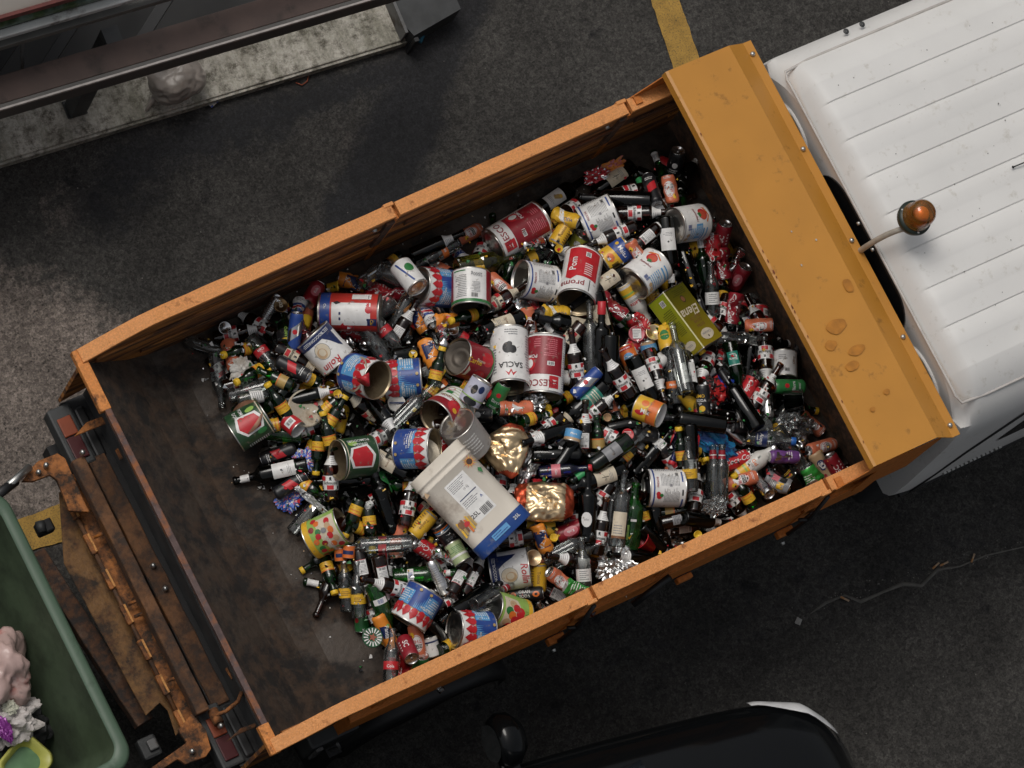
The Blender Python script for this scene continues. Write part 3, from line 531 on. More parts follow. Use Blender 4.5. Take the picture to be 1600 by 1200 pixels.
mb.add(vs, [(i * n + j, i * n + j + 1, (i + 1) * n + j + 1, (i + 1) * n + j) for i in range(len(XS) - 1) for j in range(n - 1)], CABW, True)
mb.add(secs[0], [list(range(n))], CABW); mb.add(secs[-1], [list(range(n))[::-1]], CABW)
cabo = mb.obj('cab', truck); cabo.location = (.203, .068, -.41)
es = cabo.modifiers.new('e', 'EDGE_SPLIT'); es.split_angle = R(40)
SEAL = pmat('gutter seal', (.5, .47, .44), .5, 0, .1, 20)
mb = MB(); gp = [(4.2, YC + .765, 2.035), (3.4, YC + .767, 2.035), (3.05, YC + .767, 2.03), (2.935, YC + .757, 2.022), (2.922, YC + .72, 2.026)] + [(2.921, YC + .7 - 1.4 * i / 10, 2.034) for i in range(11)] + [(2.922, YC - .72, 2.026), (2.935, YC - .757, 2.022), (3.05, YC - .767, 2.03), (3.4, YC - .767, 2.035), (4.2, YC - .765, 2.035)]
mb.tube(gp, .006, SEAL, 8); mb.obj('gutter_seam', cabo)
WGL = pmat('dark window', (.008, .009, .01), .08, 0, 0, 20, coat=.6)
def rrect(y0, y1, z0, z1, r_, n=8):
    out = []
    for cy_, cz_, a0 in ((y1 - r_, z1 - r_, 0), (y0 + r_, z1 - r_, 90), (y0 + r_, z0 + r_, 180), (y1 - r_, z0 + r_, 270)):
        out += [(cy_ + r_ * math.cos(R(a0 + 90 * i / n)), cz_ + r_ * math.sin(R(a0 + 90 * i / n))) for i in range(n + 1)]
    return out
mb = MB(); pts = rrect(-.47, .24, 1.62, 2.012, .14); mb.prism(pts, 0, .006, WGL, Matrix(((0, 0, -1, 2.9245), (1, 0, 0, 0), (0, 1, 0, 0), (0, 0, 0, 1)))); mb.obj('rear_window', cabo)
for (y0, y1) in ((-.80, -.52), (.33, .6)): 
    mb = MB(); pr_ = rrect(y0, y1, 1.6, 1.93, .12); mb.tube([(2.925, a_, b_) for a_, b_ in pr_ + [pr_[0]]], .01, CABW, 8); mb.obj('pressing', cabo)
for yy in (-.02, -.14): mb = MB(); mb.tube([(2.91, yy, 2.0), (2.93, yy, 2.0)], .008, BOLT); mb.obj('stud', cabo)
for px_, py_ in ((1322, 49), (1347, 38)):
    mb = MB(); p = Vector(at(px_, py_, 1.60)) - cabo.location; mb.lathe([(.001, .003), (.009, .003), (.013, 0)], DGREY, 12, Matrix.Translation(p)); mb.obj('roof_screw', cabo)
mb = MB(); q = Vector(at(1583, 261, 1.73)) - cabo.location; q2 = Vector(at(1640, 238, 1.75)) - cabo.location; mb.tube([q, q2], .003, BLACKP, 6); mb.lathe([(.001, .006), (.006, 0), (.001, -.006)], BLACKP, 10, Matrix.Translation(tuple(q))); mb.obj('aerial', cabo)
rnd = random.Random(8); mb = MB(); SPK = pmat('dirt speck', (.06, .055, .05), .9); SMR = pmat('grime smudge', (.50, .48, .44), .6)
for i in range(60):
    x, y = rnd.uniform(3.02, 4.3), rnd.uniform(-.72, .55); z = 2.1275; r_ = rnd.uniform(.0012, .003)
    mb.lathe([(.0004, .0006), (r_, .0002)], SPK, 7, Matrix.Translation((x, y, z - .006 if True else z)) @ Matrix.Translation((0, 0, .0065)))
mb.obj('dirt_specks', cabo)
# door line, side window, sill lettering, lower trim on the near side
mb = MB(); mb.tube([(3.0, YC - .898, 1.1), (3.03, YC - .897, 1.2), (3.12, YC - .889, 1.5), (3.26, YC - .879, 1.78), (3.42, YC - .862, 1.9), (4.1, YC - .852, 1.93)], .0045, BLACKP, 6); mb.obj('door_gap', cabo)
mb = MB(); sp = [(3.3, 1.42), (3.42, 1.75), (3.5, 1.85), (4.1, 1.86), (4.25, 1.42)]; mb.add([(x, YC - float(np.interp(z, [1.28, 1.5, 1.75, 1.93], [.893, .885, .875, .85])) - .004, z) for x, z in sp], [(0, 1, 2, 3, 4)], WGL); mb.obj('side_window', cabo)
mb = MB(); 
for i in range(14): mb.box(3.14 + i * .022, 3.153 + i * .022, YC - .902, YC - .89, 1.17, 1.17 + (.014 if i % 3 else .018), BOLT)
mb.obj('door_lettering', cabo)
mb = MB(); mb.box(2.95, 4.6, YC - .9, YC - .88, 1.09, 1.11, BLACKP); mb.obj('side_trim', cabo)
# beacon on its bent stalk
bc = link('beacon', None, truck); B = Vector(at(1428, 341, 1.86)); bc.location = B
S0 = Vector(at(1338, 396, 1.5)); mb = MB(); S1 = Vector(at(1352, 386, 1.66)); S2 = Vector(at(1385, 362, 1.78))
def bez(pts, n=18):
    out = []
    for i in range(n + 1):
        t = i / n; q = [Vector(p) for p in pts]
        while len(q) > 1: q = [a_.lerp(b_, t) for a_, b_ in zip(q, q[1:])]
        out.append(q[0])
    return out
mb.tube([p - B for p in bez([S0, S1, S2, B + Vector((-.03, -.02, -.03))])], .012, pmat('stalk grey', (.38, .35, .3), .5, .2, .15, 30), 12); mb.obj('stalk', bc)
tilt = Matrix.Rotation(R(6), 4, 'Y') @ Matrix.Rotation(R(5), 4, 'X')
mb = MB(); mb.lathe([(.001, -.035), (.045, -.035), (.066, -.02), (.072, .0), (.07, .014), (.05, .018)], pmat('beacon base', (.012, .02, .014), .4), 36, tilt)
for k in range(3): mb.lathe([(.001, .019), (.005, .018), (.006, .013)], BOLT, 8, tilt @ Matrix.Translation((.063 * math.cos(2.1 * k + 2.3), .063 * math.sin(2.1 * k + 2.3), 0)))
mb.obj('base', bc)
AMB = gmat('amber plastic', (1, .43, .045), 1, .3, .05)
mb = MB(); mb.lathe([(.060, .016), (.060, .026), (.056, .03), (.054, .075), (.050, .092), (.038, .106), (.018, .112), (.001, .1125)], AMB, 40, tilt); 
for k in range(12): mb.lathe([(.0551 - .0, .034 + .003 * k), (.0556, .0355 + .003 * k), (.0551, .037 + .003 * k)], AMB, 32, tilt)
mb.obj('dome', bc)
ALUM = pmat('bare metal', (.6, .55, .45), .3, 1); mb = MB(); mb.lathe([(.001, .018), (.05, .018), (.05, .022)], ALUM, 24, tilt); mb.lathe([(.001, .075), (.02, .074), (.03, .06), (.034, .04), (.02, .036)], pmat('reflector', (.9, .85, .75), .35, .3, 0), 24, tilt @ Matrix.Translation((.008, 0, 0))); mb.obj('reflector', bc)

# ================================================================ wheeled bin hanging on the lift
BG = pmat('bin green plastic', (.07, .115, .075), .45, 0, .12, 6, .1, 40, .25, (.03, .05, .03), 6); BGI = pmat('grimy bin inside', (.055, .08, .045), .6, 0, .3, 4, .2, 40, .6, (.02, .03, .015), 3)
bn = link('wheeled_bin', None); bn.location = (-.38, 0, 0); tag(bn, 'open green plastic wheeled bin held behind the truck on its rusty lift', 'bin')
def rr2(x0, x1, y0, y1, r_, n=8): return rrect(x0, x1, y0, y1, r_, n)
def loft(mb, rings, m, smooth=True, close=False):
    n = len(rings[0]); mb.add([v for r_ in rings for v in r_], [(i * n + j, i * n + (j + 1) % n, (i + 1) * n + (j + 1) % n, (i + 1) * n + j) for i in range(len(rings) - 1) for j in range(n)], m, smooth)
def bring(ins, z, r_=.09): return [(x, y, z) for x, y in rr2(-.92 + ins, 0 - ins, -.648 + ins, .54 - ins, max(.02, r_ - ins * .5))]
mb = MB(); loft(mb, [bring(.10, .2, .08), bring(.05, .9), bring(.045, 1.0), bring(0, 1.0), bring(-.002, 1.012), bring(0, 1.045), bring(.01, 1.052), bring(.042, 1.052), bring(.05, 1.045)], BG); mb.obj('body', bn)
mb = MB(); loft(mb, [bring(.05, 1.045), bring(.055, 1.0), bring(.07, .9), bring(.17, .42), bring(.20, .40)], BGI); mb.add(bring(.20, .40), [list(range(36))], BGI); mb.obj('liner', bn)
for (x, y) in ((-.8, -.5), (-.8, .4), (-.15, -.5), (-.15, .4)):
    mb = MB(); mb.lathe([(.001, -.02), (.07, -.02), (.08, 0), (.07, .02), (.001, .02)], RUBBER, 20, Matrix.Translation((x, y, .1)) @ Matrix.Rotation(R(90), 4, 'X')); mb.box(x - .02, x + .02, y - .03, y + .03, .1, .2, MGREY); mb.obj('caster', bn)
PB = pmat('pink bin bag', (.48, .34, .31), .3, 0, .2, 5, .6, 18, .15, (.35, .08, .06), 6); WB = pmat('white film', (.5, .46, .44), .4, 0, .25, 12, .3, 30)
def inbin(px, py, z): p = at(px, py, z); return (p[0], p[1], z)
tag(blob('bin_bag', inbin(-12, 1045, .78), (.15, .17, .13), PB, 5, .42, 1.5, 5), 'large pale pink plastic bag of rubbish in the green bin', 'rubbish bag')
tag(blob('plastic_film', inbin(12, 1125, .72), (.12, .10, .07), WB, 9, .5, 2.4, 5, False), 'crumpled white plastic film below the pink bag in the bin', 'plastic film')
tag(blob('purple_wrapper', inbin(8, 1140, .80), (.025, .05, .02), pmat('purple foil', (.2, .03, .22), .3, .2), 12, .5, 2.5, 4, False), 'crumpled purple wrapper lying on white film in the bin', 'wrapper')
tag(blob('paper_towel', inbin(15, 1105, .8), (.03, .03, .02), pmat('towel', (.5, .5, .4), .7), 15, .5, 2.5, 4, False), 'small crumpled cream tissue on white film in the bin', 'tissue')
tag(blob('black_bag', inbin(35, 1150, .6), (.12, .09, .06), BLACKP, 22, .5, 2.2, 4, False), 'dark crumpled bag between the white film and yellow tray in the bin', 'rubbish bag')
mb = MB(); rg = lambda ins, z: [(x, y, z) for x, y in rr2(-.1 + ins, .1 - ins, -.08 + ins, .08 - ins, .04)]
TRY = pmat('yellow tray', (.42, .42, .1), .4, 0, .2, 12); loft(mb, [rg(.02, -.04), rg(0, .0), rg(-.004, .002), rg(.008, .002), rg(.026, -.036)], TRY); mb.add(rg(.026, -.036), [list(range(36))], pmat('tray film', (.12, .22, .12), .2)); o = mb.obj('food_tray'); o.location = inbin(40, 1192, .72); o.rotation_euler = (.1, .15, .45); tag(o, 'yellow rimmed plastic food tray at the near corner of the green bin', 'tray')

# ================================================================ black car beside the truck
CARB = pmat('black car paint', (.004, .0045, .005), .12, 0, 0, 10, spec=.3); CGL = pmat('car glass', (.02, .024, .03), .05, 0, 0, 10)
car = link('parked_car', None); car.location = (2.36, -2.27, 0); car.rotation_euler = (0, 0, R(-8)); tag(car, 'glossy black car parked alongside the truck, only its front corner and mirror showing', 'car')
def csec(x, hw, zt, crown, zb=.25):
    out = []; n = 14
    for i in range(n + 1):
        t = -1 + 2 * i / n; y = math.copysign(abs(math.sin(t * math.pi / 2)) ** .8, t) * hw; z = zt - crown * abs(t) ** 2.6; out.append((x, y, z))
    return [(x, -hw * 1.0, zb), (x, -hw * 1.03, (zt - crown + zb) / 2)] + out + [(x, hw * 1.03, (zt - crown + zb) / 2), (x, hw, zb)]
st = [(.02, .36, .62, .12), (-.01, .54, .70, .14), (-.06, .66, .77, .15), (-.16, .745, .83, .16), (-.36, .80, .88, .17), (-.7, .815, .93, .19), (-.95, .825, .97, .2), (-1.5, .83, 1.0, .18), (-2.6, .83, 1.0, .16), (-3.3, .8, .98, .16), (-3.75, .72, .9, .2), (-3.85, .6, .8, .2)]
mb = MB(); secs = [csec(*s_) for s_ in st]; n = len(secs[0]); mb.add([v for s_ in secs for v in s_], [(i * n + j, i * n + j + 1, (i + 1) * n + j + 1, (i + 1) * n + j) for i in range(len(st) - 1) for j in range(n - 1)], CARB, True); mb.add(secs[0], [list(range(n))], CARB, True); mb.add(secs[-1], [list(range(n))[::-1]], CARB); cb = mb.obj('body', car)
sb = cb.modifiers.new('s', 'SUBSURF'); sb.levels = 1; sb.render_levels = 2
gh = [(-.98, .66, .985, .02), (-1.45, .62, 1.32, .06), (-1.9, .60, 1.44, .06), (-2.6, .60, 1.45, .06), (-3.1, .6, 1.36, .06), (-3.5, .62, 1.0, .02)]
mb = MB(); secs = [csec(a_, b_, c_, d_, .97) for a_, b_, c_, d_ in gh]; mb.add([v for s_ in secs for v in s_], [(i * n + j, i * n + j + 1, (i + 1) * n + j + 1, (i + 1) * n + j) for i in range(len(gh) - 1) for j in range(n - 1)], CGL, True); mb.obj('windows', car)
mb = MB(); ro = [(x_, y_ * .94, z_ + .012) for x_, y_, z_ in secs[2][4:-4]] + []; nn = len(ro); ro2 = [(x_, y_ * .94, z_ + .012) for x_, y_, z_ in secs[3][4:-4]]; mb.add(ro + ro2, [(i, i + 1, nn + i + 1, nn + i) for i in range(nn - 1)], CARB, True); mb.obj('roof', car)
for s_ in (1, -1):
    mb = MB(); mb.lathe([(.001, .1), (.05, .085), (.085, .04), (.09, -.01), (.075, -.045), (.001, -.05)], CARB, 26, Matrix.Translation((-1.5, s_ * .91, .98)) @ Matrix.Diagonal((.9, 1.25, .95, 1)) @ Matrix.Rotation(R(90), 4, 'Y')); mb.box(-1.54, -1.46, min(s_ * .78, s_ * .9), max(s_ * .78, s_ * .9), .93, .96, CARB, None, .01); mb.lathe([(.001, 0), (.07, 0)], pmat('mirror glass', (.5, .55, .6), .04, 1, 0), 24, Matrix.Translation((-1.555, s_ * .91, .98)) @ Matrix.Diagonal((1, 1.1, .85, 1)) @ Matrix.Rotation(R(-78), 4, 'Y')); mb.obj('wing_mirror', car)
    mb = MB(); vs = []; nx_ = 14; nt_ = 8
    for i in range(nx_ + 1):
        x_ = .0 - .40 * i / nx_; hw, zt, cr = [float(np.interp(-x_, [-q[0] for q in st], [q[k] for q in st])) for k in (1, 2, 3)]
        for j in range(nt_ + 1):
            w0 = .60 + .22 * (i / nx_); t = w0 + (.93 - .06 * (1 - i / nx_) - w0) * j / nt_; vs.append((x_ + .01, s_ * (abs(math.sin(t * math.pi / 2)) ** .8 * hw + .002), zt - cr * t ** 2.6 + .004))
    mb.add(vs, [(i * (nt_ + 1) + j, i * (nt_ + 1) + j + 1, (i + 1) * (nt_ + 1) + j + 1, (i + 1) * (nt_ + 1) + j)[::s_] for i in range(nx_) for j in range(nt_)], pmat('headlamp', (.85, .86, .87), .15, 0, .1, 20, coat=1), True); mb.obj('headlamp', car)
for x_ in (-.75, -3.05):
    for s_ in (1, -1):
        mb = MB(); mb.lathe([(.001, -.09), (.2, -.09), (.29, -.085), (.31, 0), (.29, .085), (.2, .09), (.001, .09)], RUBBER, 32, Matrix.Translation((x_, s_ * .74, .31)) @ Matrix.Rotation(R(90), 4, 'X')); mb.obj('wheel', car)
# ---------------------------------------------------------------- materials
def ink(n, c, rough=.38, dirt=.12): return pmat(n, c, rough, 0, .1, 30, 0, 60, dirt, (.2, .165, .13), 34)
WHITE = ink('paper white', (.74, .73, .71), .38, .05); CREAM = ink('paper cream', (.62, .54, .41)); RED = ink('print red', (.50, .02, .028)); DRED = ink('print dark red', (.26, .012, .022))
BLUE = ink('print blue', (.02, .06, .26)); LBLUE = ink('print light blue', (.11, .33, .6)); NAVY = ink('print navy', (.012, .025, .1)); YEL = ink('print yellow', (.72, .42, .03))
ORA = ink('print orange', (.68, .16, .03)); PEACH = ink('print peach', (.6, .16, .08)); GRN = ink('print green', (.03, .18, .05)); LGRN = ink('print light green', (.28, .45, .1)); BLK = ink('print black', (.012, .012, .014))
GREY = ink('print grey', (.22, .22, .23)); PINK = ink('print pink', (.6, .17, .2)); BROWN = ink('print brown', (.2, .09, .04)); TAN = ink('print tan', (.5, .34, .2)); GOLDP = ink('print gold', (.45, .3, .1)); OLIVE = ink('print olive', (.2, .19, .015), .3, .15); LOLIVE = ink('print light olive', (.34, .4, .03), .3, .15); TEAL = ink('print teal', (.02, .2, .15)); PURP = ink('print purple', (.14, .05, .2))
STEEL = pmat('tin steel', (.62, .6, .56), .28, 1, .1, 20, .1, 80, .3, (.3, .22, .13), 15)
TINGOLD = pmat('tin lacquer inside', (.5, .4, .26), .36, .85, .2, 12, .1, 40, .5, (.2, .1, .06), 9)
ALU = pmat('aluminium', (.72, .72, .72), .24, 1, .06, 20, .05, 60, .12, (.3, .28, .25), 20)
LIDT = pmat('lid lacquer', (.5, .44, .34), .4, .35, .08, 18, .05, 60, .35, (.3, .22, .15), 12)
DARKIN = pmat('can inside', (.1, .085, .07), .5, .6, .2, 20)
PLW = pmat('white plastic', (.62, .6, .56), .35, 0, .05, 10, .05, 40, .25, (.35, .28, .2), 8)
PLB = pmat('blue plastic rim', (.015, .06, .24), .35, 0, .08, 10, .05, 40, .2, (.2, .2, .2), 10)
PLY = pmat('yellow cap plastic', (.75, .47, .03), .4, 0, .08, 30)
REDC = pmat('red cap plastic', (.5, .02, .03), .4, 0, .1, 30); BLUC = pmat('blue cap plastic', (.02, .12, .42), .4, 0, .1, 30); ORC = pmat('orange cap plastic', (.75, .25, .03), .4, 0, .1, 30); GRC = pmat('green cap plastic', (.04, .3, .1), .4, 0, .1, 30)
CORK = pmat('cork', (.38, .23, .12), .8, 0, .3, 90)
GB = gmat('brown glass', (.30, .10, .03)); GK = gmat('black glass', (.04, .05, .035), .62); GG = gmat('green glass', (.05, .30, .07)); GDG = gmat('dark green glass', (.05, .16, .04), .7); GC = gmat('clear glass', (.9, .93, .92), 1, .02); GBL = gmat('blue glass', (.015, .05, .45)); GBG = gmat('bright green glass', (.12, .62, .12), .9, .12)
GPK = gmat('pink tinted plastic', (.8, .35, .38), .9, .1); GPC = gmat('clear plastic', (.85, .88, .88), .95, .12, .1); GOL = gmat('olive glass', (.5, .5, .1), .9, .05)
FOIL = pmat('silver foil', (.7, .7, .69), .3, 1, .05, 20, .25, 90); GOLD = pmat('gold foil', (.80, .60, .36), .34, 1, .06, 12, .1, 40, .1, (.4, .2, .1)); FRED = pmat('foil red print', (.55, .09, .04), .28, .8, .5, 25, .2, 60); FDK = pmat('dark foil', (.12, .12, .12), .22, 1, .2, 20, .3, 90)

# ---------------------------------------------------------------- things of the load: one builder per kind, meshes shared by all copies
SPECS = {}
def prof_r(prof):
    zs = [p[1] for p in prof]; rs = [p[0] for p in prof]
    return lambda z: float(np.interp(z, zs, rs))
def bottle(L, r, nr, sh, nk, lc, glass, decs=None, lab=None, neck=None, neckdecs=None, cap=None, caph=.02, lip=True, labels2=None, fn=None):
    """lab=(z0,z1,mat) a full wrap, z measured from the label centre; neck=(z0,z1,mat) measured from the base"""
    b = -lc; n = 9
    outer = [(r * .8, b + .0015), (r * .96, b + .002), (r, b + .008), (r, b + sh)]
    for i in range(1, n + 1):
        t = i / n; s = .5 - .5 * math.cos(math.pi * t); outer.append((r + (nr - r) * s, b + sh + (nk - sh) * t))
    outer += [(nr * .93, b + L - .02)]
    if lip: outer += [(nr * .93, b + L - .018), (nr * 1.12, b + L - .016), (nr * 1.12, b + L - .002), (nr * .85, b + L)]
    else: outer += [(nr * .93, b + L)]
    m = MB(); m.lathe([(0.001, b + r * .22), (r * .5, b + r * .18)] + outer, glass, 22, fn=fn)
    rf = prof_r(outer); spec = [('body', m.mesh('bottle_body'), [])]
    if lab or decs:
        m = MB()
        if lab:
            z0, z1, mt = lab; m.lathe([(rf(z) + .0005, z) for z in (z0, (z0 + z1) / 2, z1)], mt, 22, fn=fn)
        if decs: 
            wr = cylwrap(r + .0006); decals(m, decs, (lambda u, v, h: fn(wr(u, v, h))) if fn else wr)
        spec.append(('label', m.mesh('bottle_label'), []))
    if neck:
        z0, z1, mt = neck; m = MB(); m.lathe([(rf(b + z0 + (z1 - z0) * i / 4) + .0006, b + z0 + (z1 - z0) * i / 4) for i in range(5)], mt, 18, fn=fn)
        if neckdecs: decals(m, neckdecs(b), lambda u, v, h: ((rf(v) + .0008 + h) * math.cos(u / nr), (rf(v) + .0008 + h) * math.sin(u / nr), v), .003)
        spec.append(('neck_label', m.mesh('bottle_neck_label'), []))
    if cap:
        m = MB(); q = nr * 1.14; m.lathe([(q, b + L - caph), (q * 1.03, b + L - caph + .002), (q, b + L + .001), (q * .9, b + L + .0025), (.0005, b + L + .0025)], cap, 20, fn=fn)
        spec.append(('cap', m.mesh('bottle_cap'), []))
    return dict(parts=spec, r=r, z0=b, z1=b + L)

def beer_decs(ground, alt=False):
    d = []; c = 2 * math.pi * .0311 / 6
    for k in range(6):
        u = c * k
        for row, v in ((0, .0175), (1, -.0175)):
            if (k + row) % 2: d.append(('r', u - c * .42, v - .0085, u + c * .42, v + .0085, RED))
            else: d += [('d', u, v, .005, .006, BLK), ('r', u + .003, v - .001, u + .0065, v + .002, WHITE), ('r', u - .006, v - .008, u + .006, v - .006, BLK)]
    for k in range(3): d.append(('t', 'Ichnusa', c * 2 * k, .0, .0165, BLK, 0, .1))
    return d
def backlabel(u0=-.022, u1=.022):
    return [('r', u0, -.03, u1, .03, WHITE), ('l', u0 + .004, -.012, u1 - .004, .026, 7, GREY), ('b', u0 + .008, -.026, u1 - .008, -.016, BLK), ('r', u0 + .002, -.03, u1 - .002, -.028, RED)]
NL = lambda b: [('r', k * .027, b + .148 + .007 * j, k * .027 + .012, b + .1495 + .007 * j, GREY) for k in range(3) for j in range(4)]
def S(name, fn): SPECS[name] = fn
B33 = (.235, .0305, .0132, .128, .172, .072)
S('beer_r', lambda: bottle(*B33, GB, beer_decs(0), (-.028, .028, WHITE), (.142, .178, WHITE), NL))
S('beer_c', lambda: bottle(*B33, GB, beer_decs(0), (-.028, .028, CREAM), (.142, .178, CREAM), NL))
S('beer_rc', lambda: bottle(*B33, GB, beer_decs(0), (-.028, .028, WHITE), (.142, .178, WHITE), NL, REDC, .012))
S('beer_w', lambda: bottle(*B33, GB, backlabel() + backlabel(.07, .11), None, (.142, .178, WHITE), NL))
S('beer_n', lambda: bottle(*B33, GK, None, None, (.142, .182, WHITE), NL))
S('beer_d', lambda: bottle(*B33, GB, [('r', -.02, -.025, .02, .02, GREY), ('r', -.02, .012, .02, .02, BLK), ('l', -.016, -.02, .016, .008, 5, BLK)]))
TON = (.158, .0265, .0135, .088, .118, .046)
tl = [('t', 'Lemonsoda', k * .056, .004, .0095, RED) for k in range(3)] + [('r', -.084, .014, .084, .0185, ORA), ('l', -.08, -.014, .08, -.004, 2, BROWN)]
S('tonic', lambda: bottle(*TON, GG, tl, (-.019, .019, YEL), None, None, PLY, .014))
S('tonic_o', lambda: bottle(*TON, GG, tl[3:], (-.019, .019, GOLDP)))
W75 = (.30, .0375, .0150, .185, .222, .095)
wl = lambda g: [('r', -.034, -.045, .034, .045, g), ('l', -.02, -.03, .02, -.012, 3, GREY)]
S('wine_c', lambda: bottle(*W75, GK, wl(CREAM) + [('t', 'Riserva', 0, .012, .014, BROWN, 0, .3)], None, (.22, .285, BLK)))
S('wine_w', lambda: bottle(*W75, GK, wl(WHITE) + [('d', 0, .01, .004, .004, BLK)], None, (.235, .27, WHITE)))
S('wine_y', lambda: bottle(*W75, GK, wl(WHITE) + [('p', [(-.012, .0), (.003, -.006), (.016, .018), (.004, .03), (-.006, .02)], GOLDP), ('d', .008, .026, .009, .007, YEL)]))
S('wine_v', lambda: bottle(*W75, GK, wl(CREAM) + [('p', [(-.02, .0), (.0, .006), (.02, .018), (.0, .004)], BLK), ('p', [(-.004, -.01), (.0, .02), (.002, .02), (-.001, -.01)], BLK), ('d', .02, .02, .003, .003, DRED)], None, (.22, .29, BLK)))
S('wine_g', lambda: bottle(.315, .041, .015, .16, .24, .085, GK, [('t', 'Prosecco', 0, .012, .013, CREAM), ('l', -.03, -.03, .03, 0, 3, CREAM), ('t', 'Prosecco', .12, .012, .013, CREAM)], (-.04, .04, TEAL), (.2, .215, CREAM), None, BLK, .07))
S('wine_n', lambda: bottle(*W75, GK, None, None, (.235, .29, BLK)))
S('wine_s', lambda: bottle(*W75, GK, None, None, None, None, REDC, .05))
S('wine_k', lambda: bottle(*W75, GDG, [('r', -.03, -.035, .03, .035, GREY), ('t', 'Rosso', 0, 0, .014, BLK)], None, (.225, .27, GRC)))
S('oval', lambda: bottle(*W75, GK, [('d', 0, 0, .022, .03, WHITE), ('t', 'olio', 0, 0, .012, GREY)]))
S('tall_clear', lambda: bottle(.31, .034, .0135, .2, .235, .09, GC, [('r', -.03, -.055, .03, .05, CREAM), ('l', -.022, -.04, .022, .0, 4, GREY), ('r', -.03, -.055, .03, -.045, BROWN)]))
S('tall_bare', lambda: bottle(.31, .034, .0135, .2, .235, .09, GC))
S('green_beer', lambda: bottle(.25, .034, .0135, .13, .2, .07, GBG, [('r', -.03, -.012, .03, .012, WHITE), ('b', -.012, -.009, .012, .009, BLUE)], None, (.205, .225, WHITE)))
S('green_big', lambda: bottle(.30, .0415, .0155, .19, .25, .1, GBG, [('r', -.012, .045, .012, .055, WHITE), ('r', -.04, -.03, -.015, .03, LGRN)]))
S('green_lab', lambda: bottle(.235, .032, .0135, .13, .18, .075, GG, [('r', -.024, -.03, .024, .028, TEAL), ('r', -.026, .024, .026, .028, WHITE), ('t', 'Birra', 0, 0, .017, WHITE), ('l', -.015, -.022, .015, -.01, 2, WHITE)]))
S('green_bn', lambda: bottle(.25, .034, .0135, .13, .185, .07, GG, [('t', 'CAMPO', 0, .005, .018, LGRN, 90), ('p', [(-.02, -.02), (.02, -.015), (.01, -.03)], YEL)], (-.03, .03, BLK), (.195, .225, WHITE), lambda b: [('r', -.05, b + .2, .05, b + .205, BLUE), ('r', -.05, b + .21, .05, b + .215, BLUE)]))
S('green_wn', lambda: bottle(.24, .031, .0133, .13, .175, .072, GG, None, None, (.18, .225, WHITE), lambda b: [('b', -.01, b + .19, .01, b + .215, GREY)]))
SOD = (.225, .0295, .0135, .13, .18, .075)
S('clear_r', lambda: bottle(*SOD, GC, [('t', 'Cola', 0, 0, .016, WHITE), ('t', 'Cola', .09, 0, .016, WHITE)], (-.012, .02, RED)))
S('clear_y', lambda: bottle(*SOD, GC, [('l', -.02, -.01, .02, .01, 3, BROWN)], (-.018, .02, YEL)))
S('clear_o', lambda: bottle(*SOD, GC, [('t', 'Bibita', 0, .005, .012, WHITE)], (-.008, .02, ORA), None, None, None))
S('clear_n', lambda: bottle(*SOD, GC))
S('clear_w', lambda: bottle(*SOD, GC, [('l', -.02, -.02, .02, .02, 5, GREY)], (-.025, .025, WHITE)))
S('clear_s', lambda: bottle(.24, .031, .0135, .13, .175, .072, GC, [('r', -.1, .015, .1, .03, BLUE), ('t', 'Amaro', 0, .022, .013, YEL), ('r', -.1, -.02, .1, -.016, LBLUE), ('r', -.1, -.012, .1, -.008, YEL), ('r', -.1, -.003, .1, .001, RED)], (-.03, .03, WHITE), (.19, .205, GREY)))
S('clear_b', lambda: bottle(.2, .033, .0145, .11, .15, .06, GPC, [('t', 'Acqua', 0, 0, .02, WHITE, 0, .3), ('l', -.02, -.02, .02, -.012, 1, WHITE)], (-.024, .024, NAVY), None, None, BLUC, .018))
S('neck_r', lambda: bottle(*SOD, GC, None, None, (.165, .2, DRED), lambda b: [('r', -.05, b + .178, .05, b + .182, WHITE)]))
S('blue_p', lambda: bottle(.21, .027, .013, .125, .16, .07, GBL, [('t', 'Gin', 0, 0, .014, WHITE)], (-.018, .018, PINK), None, None, REDC, .012))
S('dark_y', lambda: bottle(.26, .034, .0145, .14, .2, .08, GK, [('t', 'Birra', 0, .004, .014, YEL), ('l', -.02, -.02, .02, -.008, 2, YEL)], (-.02, .02, BLK), (.205, .25, YEL)))
S('pet_r', lambda: bottle(.2, .032, .0135, .12, .165, .07, GPK, None, (-.015, .02, PINK), fn=crush(3, .25, .012)))
S('pet_n', lambda: bottle(.2, .034, .0145, .12, .165, .07, GPC, None, fn=crush(8, .3, .016)))
S('pet_o', lambda: bottle(.26, .045, .0155, .16, .21, .09, GOL, [('r', -.03, -.02, .03, .02, YEL)], None, fn=crush(5, .12, .006)))
S('cola_g', lambda: bottle(.225, .031, .0135, .12, .18, .075, GC, [('t', 'Cola', 0, .0, .03, WHITE, 90, .3), ('t', 'Cola', .097, .0, .03, WHITE, 90, .3)], (-.04, .045, RED)))
def milk(a, b_, t, col):
    def f():
        d = [('t', t, 0, .02, .022, col), ('l', -.02, -.0, .02, .01, 2, GREY), ('r', -.12, -.03, .12, -.022, LGRN)]
        return bottle(.2, .036, .019, .115, .165, .07, PLW, d, (-.066, -.012, YEL), None, None, GPC if b_ else ALU, .02)
    return f
S('milk', milk(0, 1, 'Latte', RED)); S('milk_y', milk(0, 0, 'Gel', ORA))

